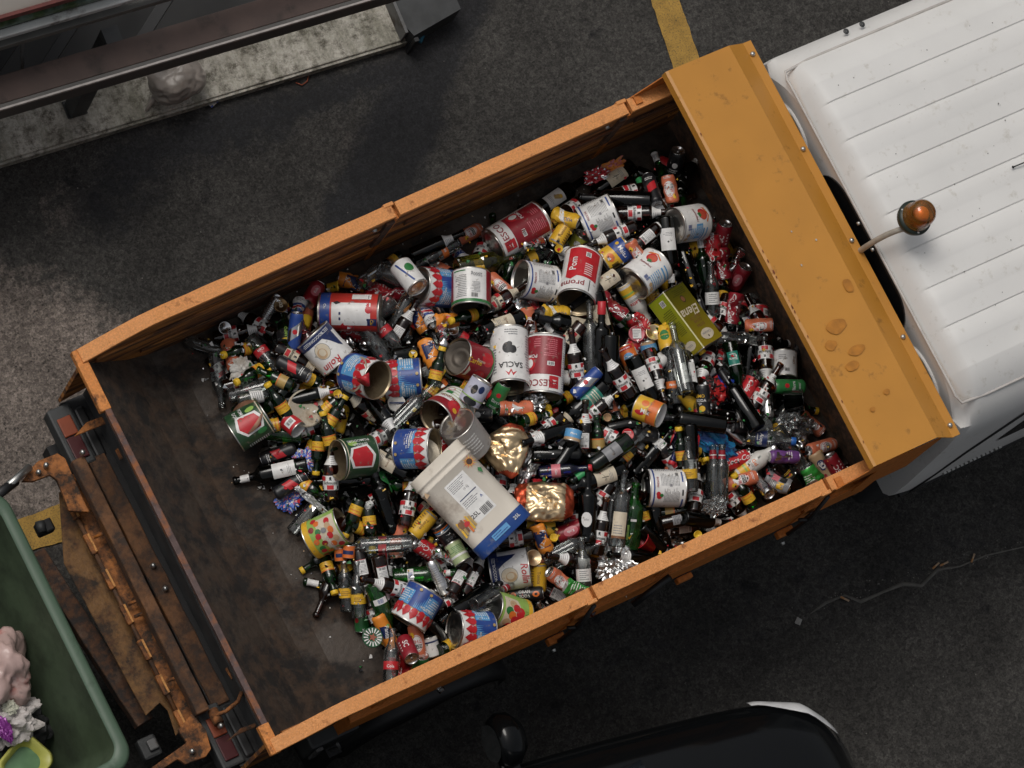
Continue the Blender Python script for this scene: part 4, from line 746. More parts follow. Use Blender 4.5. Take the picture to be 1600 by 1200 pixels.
def crush(seed, amt, nz=.0):
    rnd = random.Random(seed); z0 = rnd.uniform(-.02, .02); ax = rnd.uniform(0, 3.14); bend = rnd.uniform(-1, 1) * amt * 2; sx, sy = math.cos(ax), math.sin(ax); off = Vector((seed * 3.1, seed, 0))
    def f(v):
        x, y, z = v; g = math.exp(-((z - z0) / .035) ** 2); a = x * sx + y * sy; b = -x * sy + y * sx
        a2 = a * (1 - amt * 1.5 * g); b2 = b * (1 + amt * .35 * g)
        x, y = a2 * sx - b2 * sy, a2 * sy + b2 * sx
        n = noise.noise_vector(Vector(v) * 45 + off) * nz * min(1, g + .25)
        return (x + n.x + bend * z * z * 3, y + n.y, z * (1 - amt * .2) + n.z * .3)
    return f
def can(h, r, base, decs, cr=None, topm=ALU, ends=True):
    """drinks can; open lid at +z, domed base at -z"""
    b = h / 2; f = cr or (lambda v: v); m = MB(); P = [(r * .76, -b), (r * .84, -b + .002), (r, -b + .009), (r, -b + .03), (r, 0), (r, b - .03), (r, b - .013), (r * .9, b - .003), (r * .87, b - .001)]
    P2 = []
    for i in range(len(P) - 1):
        k = 4 if 2 <= i <= 5 else 1
        for j in range(k): t = j / k; P2.append((P[i][0] + (P[i + 1][0] - P[i][0]) * t, P[i][1] + (P[i + 1][1] - P[i][1]) * t))
    P2.append(P[-1]); m.lathe(P2, base, 24, fn=f)
    cw = cylwrap(r + .0003); decals(m, decs, lambda u, v, hh: f(cw(u, v, hh)), .005)
    l = MB(); l.lathe([(r * .87, b - .001), (r * .9, b), (r * .88, b + .001), (r * .82, b - .0005), (r * .79, b - .006), (.0005, b - .006)], topm, 24, fn=f)
    l.lathe([(.0001, b - .0055), (.0068, b - .0054)], DARKIN, 10, Matrix.Translation((r * .38, 0, 0)) if not cr else None, fn=None if not cr else (lambda v: f((v[0] + r * .38, v[1], v[2]))))
    l.lathe([(.003, b - .005), (.0062, b - .0048), (.0064, b - .004), (.003, b - .0042)], ALU, 10, fn=lambda v: f((v[0] - r * .15, v[1], v[2])))
    q = MB(); q.lathe([(.0005, -b + .009), (r * .4, -b + .007), (r * .68, -b + .001), (r * .76, -b)], ALU, 24, fn=f)
    return dict(parts=[('body', m.mesh('can_body'), []), ('lid', l.mesh('can_lid'), []), ('base', q.mesh('can_base'), [])], r=r, z0=-b, z1=b)
def tea(cr=None):
    d = [('r', -.1, -.07, .1, -.045, WHITE)]
    d = []
    for u in (0, .091): d += [('d', u, .0, .022, .034, WHITE), ('d', u, .0, .0195, .031, RED), ('d', u, 0, .018, .029, WHITE), ('r', u - .017, .004, u + .017, .02, BLK), ('t', 'ESTA', u, .011, .014, WHITE, 0), ('t', 'THE', u, -.008, .019, RED, 0), ('d', u + .016, -.034, .009, .011, YEL), ('d', u + .02, -.03, .004, .004, BLK), ('l', u - .02, .045, u + .02, .055, 2, WHITE)]
    return d
for nm, cr in (('tea', None), ('tea!', 1), ('tea!!', 2)):
    S(nm, lambda cr=cr: can(.145 if cr is None else .12, .029, PEACH, tea(), None if cr is None else crush(cr * 7, .22, .006)))
cola = lambda: [x for u in (0, .1) for x in (('t', 'Coca-Cola', u, 0, .03, WHITE, 90, .35), ('l', u - .035, -.04, u - .02, .04, 6, WHITE))]
S('cola', lambda: can(.115, .033, RED, cola())); S('cola!', lambda: can(.115, .033, RED, cola(), crush(4, .33, .012))); S('cola!!', lambda: can(.14, .033, DRED, cola(), crush(12, .42, .016)))
wave = lambda m1, m2: [('p', [(-.05, -.04), (0, -.02), (.04, .01), (.04, .03), (0, .0), (-.05, -.02)], m1), ('t', 'SODA', .0, .015, .018, m2, 90)]
S('yel', lambda: can(.115, .033, YEL, [('t', 'Tonica', 0, 0, .018, BROWN, 90), ('l', .02, -.04, .04, .04, 8, BROWN), ('r', -.03, -.05, .03, -.045, GREY)]))
S('yel!', lambda: can(.12, .031, YEL, wave(WHITE, BLUE), crush(21, .25, .008)))
S('yelg', lambda: can(.115, .033, YEL, [('d', 0, 0, .02, .025, GRN), ('t', 'Lemon', 0, .0, .014, YEL)]))
S('grn', lambda: can(.13, .03, GRN, [('d', .0, .02, .01, .01, RED), ('t', 'Birra', 0, -.01, .02, WHITE), ('l', -.02, -.04, .02, -.03, 2, WHITE)]))
S('grn!', lambda: can(.115, .033, GBGm() , [('l', -.03, -.04, .03, .03, 7, WHITE)], crush(31, .3, .014)))
def GBGm(): return pmat('green can paint', (.05, .36, .06), .3, .4, .1)
S('fanta', lambda: can(.145, .029, ORC, [('p', [(-.02, -.02), (.02, -.03), (.024, .02), (-.018, .028)], NAVY), ('t', 'Fanta', 0, 0, .024, WHITE, 70), ('d', -.016, -.02, .01, .007, LGRN), ('t', 'Fanta', .09, 0, .026, WHITE, 70)]))
S('fanta!', lambda: can(.13, .033, ORC, [('p', [(-.03, -.03), (.03, -.04), (.03, .03), (-.03, .04)], NAVY), ('t', 'FANTA', 0, 0, .026, WHITE, 70)], crush(41, .3, .012)))
S('blk', lambda: can(.145, .029, BLK, [('t', 'ORAN', -.012, .0, .016, WHITE, 90), ('t', 'SODA', .006, 0, .016, WHITE, 90), ('d', 0, .045, .012, .014, ORA), ('d', 0, .045, .005, .006, BLK), ('d', .0, -.045, .014, .012, ORA), ('d', .0, -.045, .005, .006, BLK)]))
S('blky', lambda: can(.145, .029, BLK, [('t', 'LIMO', -.008, .03, .018, YEL, 0), ('t', 'SODA', -.004, .012, .016, WHITE, 0), ('d', 0, -.02, .013, .012, YEL), ('d', -.008, -.03, .006, .004, LGRN)]))
S('sil', lambda: can(.15, .026, ALU, [('b', -.01, -.05, .01, -.03, GREY), ('l', -.02, -.02, .02, .05, 8, GREY)]))
S('sil!', lambda: can(.12, .03, ALU, [('l', -.02, -.02, .02, .05, 8, RED)], crush(51, .3, .014)))
S('mar', lambda: can(.115, .033, DRED, [('t', 'SC', 0, 0, .03, WHITE, 90), ('l', .02, -.03, .03, .03, 4, WHITE)]))
S('bei!', lambda: can(.16, .033, TAN, [('d', 0, -.02, .02, .025, NAVY), ('d', 0, -.02, .015, .019, WHITE), ('d', .01, .03, .008, .012, DRED)], crush(61, .18, .008)))
S('blu', lambda: can(.145, .027, BLUE, [('p', [(-.03, -.05), (.03, .0), (.03, .05), (-.03, 0)], ALU), ('d', 0, 0, .01, .01, RED)]))
S('dark', lambda: can(.145, .029, BLK, [('p', [(-.02, -.03), (.02, -.01), (.02, .03), (-.02, .01)], RED), ('l', -.02, .035, .02, .05, 2, WHITE)]))
S('darkb', lambda: can(.115, .033, BLK, [('d', 0, .0, .012, .014, WHITE), ('l', -.02, -.04, .02, -.02, 2, WHITE)]))
S('pep!', lambda: can(.11, .033, WHITE, [('r', -.1, -.02, .1, -.008, BLUE), ('r', -.1, -.003, .1, .006, RED), ('r', -.1, .01, .1, .02, BLUE), ('l', -.02, .03, .02, .05, 3, GREY)], crush(71, .28, .01)))
S('sal!', lambda: can(.145, .033, PEACH, [('p', [(-.03, -.02), (.01, -.03), (.03, .02), (-.01, .03)], WHITE), ('p', [(.0, -.03), (.02, -.02), (.01, -.01)], GRN), ('l', -.03, .04, .03, .055, 2, WHITE)], crush(81, .2, .01)))
S('ora!', lambda: can(.12, .032, ORC, [('t', 'ACE', 0, .0, .02, WHITE), ('d', .0, -.03, .01, .01, YEL)], crush(91, .3, .014)))
S('pur', lambda: can(.13, .027, PURP, [('p', [(-.02, -.04), (.02, -.05), (.0, .04)], ALU), ('l', -.02, .0, .02, .03, 3, WHITE)], crush(99, .2, .005)))
S('multi', lambda: can(.11, .036, GREY, [('r', -.03, -.03, .0, .0, PINK), ('r', .0, .0, .03, .03, YEL), ('r', -.03, .005, -.005, .035, BLK), ('l', 0, -.03, .03, -.005, 4, WHITE)], crush(17, .25, .01)))
S('pnk', lambda: can(.115, .033, DRED, [('d', 0, 0, .02, .03, PINK), ('t', 'Kola', 0, 0, .016, WHITE, 90)]))

def tin(r, h, base, decs, open_=True, lid=None, ribs=True, lidmat=None, inner=None, base_open=False):
    """food tin lying on its side, axis z; decals use u round the wall and v from -.5 to .5 of the height"""
    b = h / 2; body = MB(); P = [(r * .985, -b), (r * 1.015, -b + .001), (r * 1.015, -b + .004), (r, -b + .006)]
    nr = 3
    for e in (-1, 1):
        for i in range(nr): 
            z = e * (b - .012 - (i if e < 0 else nr - 1 - i) * .006); P += [(r, z - .0018), (r * .985, z), (r, z + .0018)]
    P = [q for q in P if q[1] < -b * .78] + [(r * .975, z_) for z_ in np.linspace(-b * .76, b * .76, 9)] + [q for q in P if q[1] > b * .78]
    P += [(r, b - .006), (r * 1.015, b - .004), (r * 1.015, b - .001), (r * .99, b)]
    body.lathe(P, STEEL, 36)
    if open_: body.lathe([(r * .985, b - .0005), (r * .975, b - .006)] + [(r * (.975 if i % 2 else .965), b - .006 - (h - .012) * i / 14) for i in range(15)] + [(.001, -b + .006)], inner or TINGOLD, 36)
    else: body.lathe([(r * .985, b - .0005), (r * .96, b - .005), (r * .9, b - .005), (r * .88, b - .003), (r * .74, b - .004), (r * .72, b - .0055), (r * .5, b - .0055), (.001, b - .005)], STEEL, 36)
    body.lathe([(.001, -b + .005), (r * .5, -b + .0055), (r * .6, -b + .003), (r * .72, -b + .0055), (r * .8, -b + .003), (r * .9, -b + .005), (r * .96, -b + .005), (r * .985, -b)], STEEL, 36)
    lab = MB()
    parts = [('body', body.mesh('tin_body'), []), ('label', lab.mesh('tin_label'), [])]
    if lid:
        ang, tw = lid; M = Matrix.Translation((r * .95 * math.cos(tw), r * .95 * math.sin(tw), b)) @ Matrix.Rotation(tw, 4, 'Z') @ Matrix.Rotation(-R(ang), 4, 'Y') @ Matrix.Translation((-r * .93, 0, 0))
        q = MB(); q.lathe([(.001, .0005), (r * .3, 0), (r * .33, .002), (r * .45, .0), (r * .6, .0), (r * .63, .002), (r * .8, 0), (r * .84, .0025), (r * .93, .001), (r * .93, -.001), (r * .5, -.0015), (.001, -.0015)], lidmat or LIDT, 32, M)
        parts.append(('lid', q.mesh('tin_lid'), []))
    return dict(parts=parts, r=r, z0=-b, z1=b)
def uv_discs(n, v, ru, rv, m, u0=-3.14, jit=.0, seed=1):
    rnd = random.Random(seed); return [('d', u0 + 2 * math.pi * (i + .5) / n + rnd.uniform(-jit, jit), v + rnd.uniform(-jit, jit) * .3, ru, rv, m) for i in range(n)]
def tdec(r, h, ds):
    """tin decals: positions given in angle and share of height, sizes of writing in metres -> everything to metres"""
    out = []
    for d in ds:
        k = d[0]
        if k in ('r', 'b'): out.append((k, d[1] * r, d[2] * h, d[3] * r, d[4] * h, d[5]))
        elif k == 'l': out.append((k, d[1] * r, d[2] * h, d[3] * r, d[4] * h, d[5], d[6]))
        elif k == 'd': out.append((k, d[1] * r, d[2] * h, d[3], d[4], d[5]))
        elif k == 't': out.append((k, d[1], d[2] * r, d[3] * h) + tuple(d[4:]))
        elif k == 'p': out.append((k, [(u * r, v * h) for u, v in d[1]], d[2]))
    return out
def mtin(r, h, base, ds, **kw):
    ds = tdec(r, h, ds); t = tin(r, h, base, [], **kw); m = MB(); k = .93; b = h / 2
    m.lathe([(r + .0004, b * k * q / 8) for q in range(-8, 9)], base, 64); decals(m, ds, cylwrap(r + .0011))
    t['parts'][1] = ('label', m.mesh('tin_label'), []); return t
r1, h1, h2 = .0775, .152, .245
cher = lambda: [('r', -3.14, -.46, 3.14, .12, BLUE)] + [('r', -1.2, -.34, .2, .1, LBLUE), ('r', .5, -.3, 2.2, .1, LBLUE), ('r', -2.9, -.3, -1.5, .1, LBLUE), ('l', -1.1, -.3, .1, .06, 6, WHITE), ('l', .6, -.3, 2.1, .06, 6, WHITE), ('r', -3.14, .12, 3.14, .15, GOLDP)] + [('p', [(-3.14 + .42 * i, .27), (-3.14 + .42 * i + .21, .42), (-3.14 + .42 * i + .42, .27), (-3.14 + .42 * i + .21, .1)], RED) for i in range(15)] + uv_discs(15, .2, .014, .015, RED, jit=.05) + uv_discs(15, .23, .004, .004, PINK, -3.0, .03) + [('d', .25, -.38, .006, .006, GOLDP), ('d', -.3, -.38, .006, .006, GOLDP), ('t', 'POMODORI', -.5, .0, .011, WHITE)]
S('cherry', lambda: mtin(r1, h1, WHITE, cher(), open_=False)); S('cherry_o', lambda: mtin(r1, h1, WHITE, cher(), open_=True, lid=(70, 0))); S('cherry_p', lambda: mtin(r1, h1, WHITE, cher(), open_=True, lid=(55, 2.6)))
S('polpa', lambda: mtin(r1, h2, ink('tin red', (.5, .04, .03)), [('r', -3.14, .3, 3.14, .46, BLUE), ('r', -.62, -.36, .62, .27, WHITE), ('t', 'POLPA DI', .14, -.06, .021, GREY, 180), ('t', 'POMODORO', -.16, -.06, .021, GREY, 180), ('d', .5, -.27, .018, .017, RED), ('d', .25, -.33, .014, .014, RED), ('d', -.7, .02, .022, .026, RED), ('r', -.62, -.46, -.2, -.3, NAVY), ('t', 'Ciu', -.4, -.38, .018, YEL, 180), ('r', -.3, .12, -.15, .15, NAVY), ('r', -.02, .12, .12, .15, NAVY), ('p', [(.5, .2), (.62, .25), (.7, .18), (.6, .12)], BLK), ('t', 'Ciu', .4, .38, .014, WHITE, 180), ('r', .85, -.36, 1.3, -.05, WHITE), ('l', .9, -.34, 1.25, -.08, 6, GREY)], inner=DARKIN))
S('sacla', lambda: mtin(r1, h2, WHITE, [('d', .15, -.08, .022, .024, BLK), ('d', -.12, -.05, .016, .018, BLK), ('d', .05, -.15, .012, .01, BLK), ('t', 'SACLA', 0, .22, .034, BLK), ('p', [(-.3, .34), (-.1, .42), (0, .34), (.12, .42), (.3, .33), (.12, .37), (0, .3), (-.1, .37)], RED), ('l', -.4, -.42, .4, -.3, 3, GREY), ('l', .8, -.1, 1.1, .35, 9, GREY), ('l', -1.2, -.35, -.8, .3, 14, GREY)], inner=TINGOLD))
fres = lambda: [('r', -1.0, -.44, 1.2, .2, DRED), ('r', -1.35, -.44, -1.02, .44, WHITE), ('l', -1.3, -.4, -1.06, .4, 22, GREY), ('l', -.6, -.4, .1, -.1, 9, PINK), ('r', -.5, -.02, -.1, .05, WHITE), ('b', -.45, -.01, -.15, .04, BLK), ('l', .3, -.4, .8, -.25, 4, PINK), ('d', .85, .02, .026, .03, RED), ('d', .85, .02, .015, .018, WHITE), ('t', 'FRESCO', .15, .34, .038, DRED), ('r', -.8, .22, -.25, .42, RED), ('l', -.7, .27, -.35, .37, 2, WHITE), ('t', 'POMO', .8, -.1, .02, WHITE)]
S('fresco', lambda: mtin(r1, h2, WHITE, fres())); S('fresco_c', lambda: mtin(r1, h2, WHITE, fres(), open_=False))
S('proma', lambda: mtin(r1, h2, WHITE, [('r', -.9, -.44, .9, .18, RED), ('l', -1.5, -.4, -1.0, .4, 24, GREY), ('p', [(.3, .18), (.6, .26), (.9, .2), (.9, .1), (.3, .1)], RED), ('t', 'proma', .5, .34, .04, DRED), ('r', -.5, .2, -.45, .44, BLK)] + [('r', -.5, -.02 + .045 * i - .1, -.05, -.005 + .045 * i - .1, WHITE) for i in range(6)] + [('t', 'Pom', .55, -.08, .04, WHITE, -90), ('r', -.3, -.36, .0, -.26, WHITE), ('b', -.25, -.35, -.05, -.27, BLK)]))
strp = lambda: [('r', -3.14, .36, 3.14, .4, BLUE), ('r', -3.14, -.4, -.7, -.36, BLUE), ('r', .2, -.4, .9, -.36, BLUE), ('r', -.5, -.4, -.2, -.36, BLK), ('d', -.55, .24, .012, .011, RED), ('d', -.42, .27, .009, .009, RED), ('d', -.5, .18, .007, .008, GRN), ('t', 'FRESCHI', .2, .28, .012, DRED, 0), ('l', -.9, -.3, -.1, .12, 12, GREY), ('l', 0, -.3, .8, .2, 13, GREY), ('l', 1, -.3, 1.6, .3, 12, GREY), ('r', -.05, -.1, .08, -.03, GREY), ('b', .55, -.28, .8, -.2, BLK)]
S('stripe', lambda: mtin(r1, h1, WHITE, strp(), inner=STEEL)); S('stripe_c', lambda: mtin(r1, h1, WHITE, strp(), open_=False))
tomo = lambda: [('d', -.5, .2, .026, .022, RED), ('d', -.45, .2, .02, .016, ink('tomato flesh', (.55, .09, .05))), ('p', [(-.95, .28), (-.9, .34), (-.4, .4), (.0, .3), (-.1, .28), (-.4, .36)], ORA), ('p', [(-.62, .12), (-.55, .02), (-.45, .12), (-.3, .06), (-.4, .14)], GRN), ('l', .2, -.3, 1.1, .1, 6, LBLUE), ('r', .25, .15, 1.2, .2, LBLUE), ('r', .25, .27, 1.2, .31, LBLUE), ('t', 'Pomodori', -.5, -.05, .015, DRED), ('d', .9, -.36, .012, .01, TAN), ('d', .6, -.34, .009, .009, TAN), ('b', 0, -.4, .3, -.28, BLUE)]
S('tomato', lambda: mtin(r1, h1, WHITE, tomo(), open_=False))
S('tomato_b', lambda: mtin(r1, h1, WHITE, tomo() + [('r', -.0, -.1, .9, .12, LBLUE), ('l', .1, -.08, .8, .1, 5, WHITE)], open_=True))
S('greenrim', lambda: mtin(r1, h1, WHITE, [('r', -3.14, .38, 3.14, .46, GRN), ('r', 1.0, -.46, 2.2, .38, DRED), ('r', -2.2, -.46, -1.0, .38, DRED), ('b', -.45, .22, -.1, .34, BLK), ('l', -.6, -.1, .0, .2, 8, GREY), ('l', .15, -.3, .8, .33, 13, GREY), ('t', '2500g', -.4, -.3, .02, GREY, 0), ('r', .2, -.42, .9, -.39, GRN)], inner=DARKIN))
S('carne', lambda: mtin(r1, h1 * .9, DRED, [('r', -3.14, -.46, 3.14, -.4, GRN), ('t', 'Carne', .1, .28, .03, YEL, -90), ('t', 'Pomo', .2, .05, .018, CREAM, -90), ('d', .4, -.2, .03, .03, RED), ('d', -.6, -.1, .025, .03, RED), ('p', [(-.9, .4), (-.2, .42), (-.4, .3), (-.8, .3)], CREAM)], inner=TINGOLD, lid=(25, 3.14), lidmat=DARKIN))
S('rolin', lambda: mtin(r1, h1 * 1.05, WHITE, [('r', -3.14, -.46, 3.14, -.26, NAVY), ('p', [(-1.1, -.3), (-1.1, .2), (-.85, .1), (-.6, -.1), (-.3, -.27)], NAVY), ('d', .1, -.02, .032, .034, GREY), ('d', .1, -.02, .03, .032, CREAM), ('d', .18, .02, .02, .022, TAN), ('d', .14, 0, .013, .015, CREAM), ('t', 'Rolin', .1, .36, .04, RED, 0, .2), ('t', 'BOCCONI', -.1, -.37, .016, WHITE), ('l', .4, -.42, .9, -.32, 3, WHITE), ('l', -1.0, -.42, -.5, -.32, 3, WHITE)]))
S('jar_red', lambda: mtin(r1, h1, ink('tin dark green', (.02, .06, .025)), [('p', [(-.7, -.25), (-.5, .3), (0, .4), (.45, .3), (.5, -.2), (0, -.38)], WHITE), ('p', [(-.6, -.2), (-.4, .24), (0, .33), (.36, .24), (.4, -.16), (0, -.3)], RED), ('d', -.75, .2, .012, .02, LGRN), ('d', .6, .2, .012, .02, GRN), ('t', 'POMO', -.85, -.05, .02, WHITE, 0), ('t', 'DORI', -.85, -.22, .02, WHITE, 0), ('l', 1.0, -.3, 1.6, .3, 10, WHITE), ('r', -3.14, .4, 3.14, .43, CREAM)], lid=(75, -.6), lidmat=pmat('lid brown', (.25, .13, .08), .5, .3, .25, 30)))
S('jar_red2', lambda: mtin(r1, h1, ink('tin dark green', (.02, .06, .025)), [('p', [(-.7, -.3), (-.6, .3), (0, .4), (.5, .3), (.6, -.2), (0, -.38)], WHITE), ('p', [(-.6, -.25), (-.5, .24), (0, .33), (.42, .24), (.5, -.16), (0, -.3)], RED), ('d', .75, .2, .012, .02, LGRN), ('t', 'POMODORI', .9, .0, .018, WHITE, 90), ('t', 'DI PUGLIA', .65, .0, .014, WHITE, 90), ('r', -3.14, .4, 3.14, .43, CREAM)]))
S('pelati', lambda: mtin(r1, h1, WHITE, [('r', -3.14, .18, 3.14, .46, DRED)] + [('r', -3.14, -.4 + .1 * i, 3.14, -.385 + .1 * i, LGRN) for i in range(5)] + [('d', .0, .2, .03, .03, RED), ('d', -.2, .28, .012, .01, YEL), ('t', 'POMODORI', .55, .05, .018, DRED, 0), ('d', 1.0, -.3, .016, .012, RED), ('d', 1.0, -.3, .013, .009, WHITE), ('r', .7, -.2, 1.1, -.08, GRN)]))
S('fruit', lambda: mtin(r1, h1, LGRN, [('r', -3.14, -.46, 3.14, -.3, YEL), ('p', [(-.9, -.1), (.9, .0), (1, .44), (-.9, .44)], CREAM)] + [('d', -.9 + .22 * i, -.12 + .1 * math.sin(i * 2.3), .012, .012, (RED, ORA, DRED, GRN)[i % 4]) for i in range(12)] + [('d', -.6 + .25 * i, .25 + .1 * math.sin(i * 3.3), .014, .012, (RED, TAN, ORA)[i % 3]) for i in range(8)] + [('t', 'CONTORNO', .7, .1, .016, WHITE, 0), ('t', 'RICCO', .7, -.03, .014, YEL, 0), ('d', -.2, .1, .01, .012, GREY)], lid=(38, .5)))
S('pizza', lambda: mtin(r1, h1, LGRN, [('r', -3.14, .34, 3.14, .46, YEL), ('p', [(-1, -.4), (1, -.4), (.9, .1), (.2, .2), (-.9, .0)], CREAM)] + [('d', -.6 + .2 * i, -.15 + .12 * math.sin(i * 2.1), .016, .017, (TAN, RED, GRN, ORA, RED)[i % 5]) for i in range(8)] + [('d', -.2, .08, .022, .02, RED), ('d', .2, .12, .02, .018, RED), ('t', 'PIZZA', 0, .25, .024, LGRN, 0), ('d', .7, -.2, .012, .012, BLK)], inner=DARKIN))
S('plain', lambda: mtin(r1, h1, ink('tin grey', (.34, .32, .3)), [('l', -.5, -.3, .5, .3, 6, WHITE)], open_=False))
S('whitestripe', lambda: mtin(.048, .13, WHITE, [('p', [(.3, -.4), (.45, -.4), (-.1, .4), (-.25, .4)], BLUE), ('d', -.5, -.1, .02, .02, GRN)], open_=False))
S('ceci', lambda: mtin(.0365, .11, ORA, [('d', 0, 0, .022, .02, LBLUE), ('t', 'Ceci', 0, 0, .026, WHITE, 0, .2), ('r', -1, .3, 1, .42, RED), ('l', -.8, .32, .8, .4, 1, WHITE)] + [('d', -.8 + .3 * i, -.3, .009, .009, TAN) for i in range(6)] + [('r', 1.2, -.3, 2, .3, WHITE), ('l', 1.3, -.25, 1.9, .25, 8, GREY)]))
S('mex', lambda: mtin(.05, .12, YEL, [('p', [(-1.5, -.1), (1.2, .05), (1.4, .4), (-1.5, .44)], BLUE), ('t', 'Mais', .0, .2, .026, WHITE), ('d', -.8, .2, .008, .008, YEL), ('d', 0, -.25, .02, .015, ORA), ('b', .6, -.35, 1.2, -.1, BLK)], open_=False))
S('small_w', lambda: mtin(.051, .115, WHITE, [('d', -.5, -.2, .012, .016, YEL), ('t', 'Olive', .9, .1, .016, BROWN, 90), ('l', -.4, .1, .4, .3, 3, GREY), ('b', .1, -.35, .5, -.22, BLK)], open_=False))
S('small_r', lambda: mtin(.036, .07, RED, [('r', -.6, -.2, .6, .25, WHITE), ('b', -.4, -.1, .4, .15, BLK)], inner=WHITE))
S('yelcup', lambda: mtin(.05, .11, YEL, [('p', [(-1.4, .1), (0, .3), (1.4, .05), (1.4, .44), (-1.4, .44)], ORA), ('d', -.5, -.1, .014, .016, ORA), ('d', .4, -.2, .01, .02, RED), ('t', 'Mix', .2, .0, .026, WHITE, 90)], inner=WHITE))
S('fish', lambda: mtin(.033, .05, TAN, [('r', -3.14, -.2, 3.14, .46, LBLUE), ('t', 'Mare', 0, .1, .013, WHITE)], open_=False))
S('pepcup', lambda: mtin(.036, .11, BLK, [('r', -3.14, -.35, 3.14, -.3, ORA), ('r', -3.14, -.28, 3.14, -.23, LBLUE), ('r', -3.14, -.2, 3.14, -.16, WHITE), ('t', 'Best', 0, .15, .024, GREY)]))
S('gwcup', lambda: mtin(.035, .09, ink('pale green print', (.4, .48, .25)), [('r', -3.14, .1, 3.14, .2, WHITE), ('l', -1, -.3, 1, .05, 5, GRN)], open_=False))
S('olive_tin', lambda: mtin(.045, .11, ink('pale lilac print', (.5, .5, .6)), [('d', -.2, .1, .013, .02, BLK), ('d', .4, .2, .012, .016, NAVY), ('d', 0, -.35, .03, .016, BLK), ('r', -3.14, -.24, 3.14, -.2, LGRN)], open_=False))
S('whitecup', lambda: mtin(.036, .08, WHITE, [('r', -3.14, -.3, 3.14, -.22, NAVY)], inner=DARKIN))
S('yell_s', lambda: mtin(.026, .06, YEL, [('l', -.6, -.3, .6, .3, 3, BROWN)], open_=False))
S('yg_tin', lambda: mtin(.037, .07, ink('lime print', (.5, .5, .08)), [('d', 0, 0, .016, .014, WHITE), ('d', .6, .1, .01, .01, YEL)], open_=False))
S('org_s', lambda: mtin(.024, .05, ORA, [('r', -1, -.2, 1, .1, NAVY)], open_=False))
def disc(r, h, m1, dec, m2=None):
    m = MB(); m.lathe([(.001, h * .5), (r * .3, h * .45), (r * .33, h * .6), (r * .6, h * .5), (r * .63, h * .66), (r * .85, h * .55), (r * .92, h), (r, h * .9), (r * 1.01, 0), (r * .96, -.001), (r * .9, h * .2), (.001, h * .2)], m1, 32)
    if dec: decals(m, dec, lambda u, v, hh: (u, v, h * 1.0 + hh))
    return dict(parts=[('lid', m.mesh('lid'), [])], r=h, z0=-r, z1=r, flat=True, single=True)
S('biglid', lambda: disc(.075, .004, LIDT, None))
S('starlid', lambda: disc(.04, .004, ink('dark green lid', (.02, .09, .04)), [('p', [(.036 * math.cos(a - .07), .036 * math.sin(a - .07)), (.036 * math.cos(a + .07), .036 * math.sin(a + .07)), (.018 * math.cos(a + .1), .018 * math.sin(a + .1)), (.018 * math.cos(a - .1), .018 * math.sin(a - .1))], WHITE) for a in [i * 2 * math.pi / 16 for i in range(16)]] + [('p', [((.018, .008)[i % 2] * math.cos(i * math.pi / 5), (.018, .008)[i % 2] * math.sin(i * math.pi / 5)) for i in range(10)], pmat('star bronze', (.3, .08, .04)))]))
S('pinklid', lambda: disc(.033, .012, PINK, [('r', -.018, -.02, .018, .02, WHITE), ('l', -.015, -.015, .015, .015, 5, GREY)]))
S('blid', lambda: disc(.028, .012, pmat('bronze lid', (.25, .16, .08), .3, .9), [('t', 'B', 0, 0, .03, CREAM)]))
S('goldlid', lambda: disc(.033, .01, GOLD, None)); S('whitelid', lambda: disc(.036, .014, PLW, [('r', -.03, -.003, .03, .003, NAVY)])); S('ycap', lambda: disc(.0165, .012, PLY, None)); S('ocap', lambda: disc(.014, .012, ORC, None)); S('silcap', lambda: disc(.026, .014, ALU, None)); S('corkcap', lambda: disc(.017, .018, CORK, None))
S('redlabel', lambda: disc(.024, .003, RED, [('l', -.015, -.014, .015, .014, 5, WHITE)]))
def cup(rt, rb, h, m1, inner=None):
    m = MB(); m.lathe([(.001, -h / 2 + .003), (rb, -h / 2), (rt, h / 2), (rt * 1.06, h / 2), (rt * 1.04, h / 2 - .003)], m1, 24); m.lathe([(rt * .96, h / 2 - .001), (rb * .93, -h / 2 + .004), (.001, -h / 2 + .004)], inner or m1, 24)
    return dict(parts=[('body', m.mesh('cup'), [])], r=rt, z0=-h / 2, z1=h / 2, single=True)
S('ycup', lambda: cup(.024, .017, .045, PLY)); S('redcup', lambda: cup(.035, .02, .06, REDC)); S('clearcup', lambda: cup(.036, .026, .08, GPC)); S('jar', lambda: cup(.04, .04, .07, GC)); S('darkjar', lambda: cup(.045, .045, .08, GK)); S('silcup', lambda: cup(.024, .01, .04, ALU)); S('whitecap', lambda: cup(.016, .016, .03, PLW)); S('redfun', lambda: cup(.002, .028, .045, REDC))
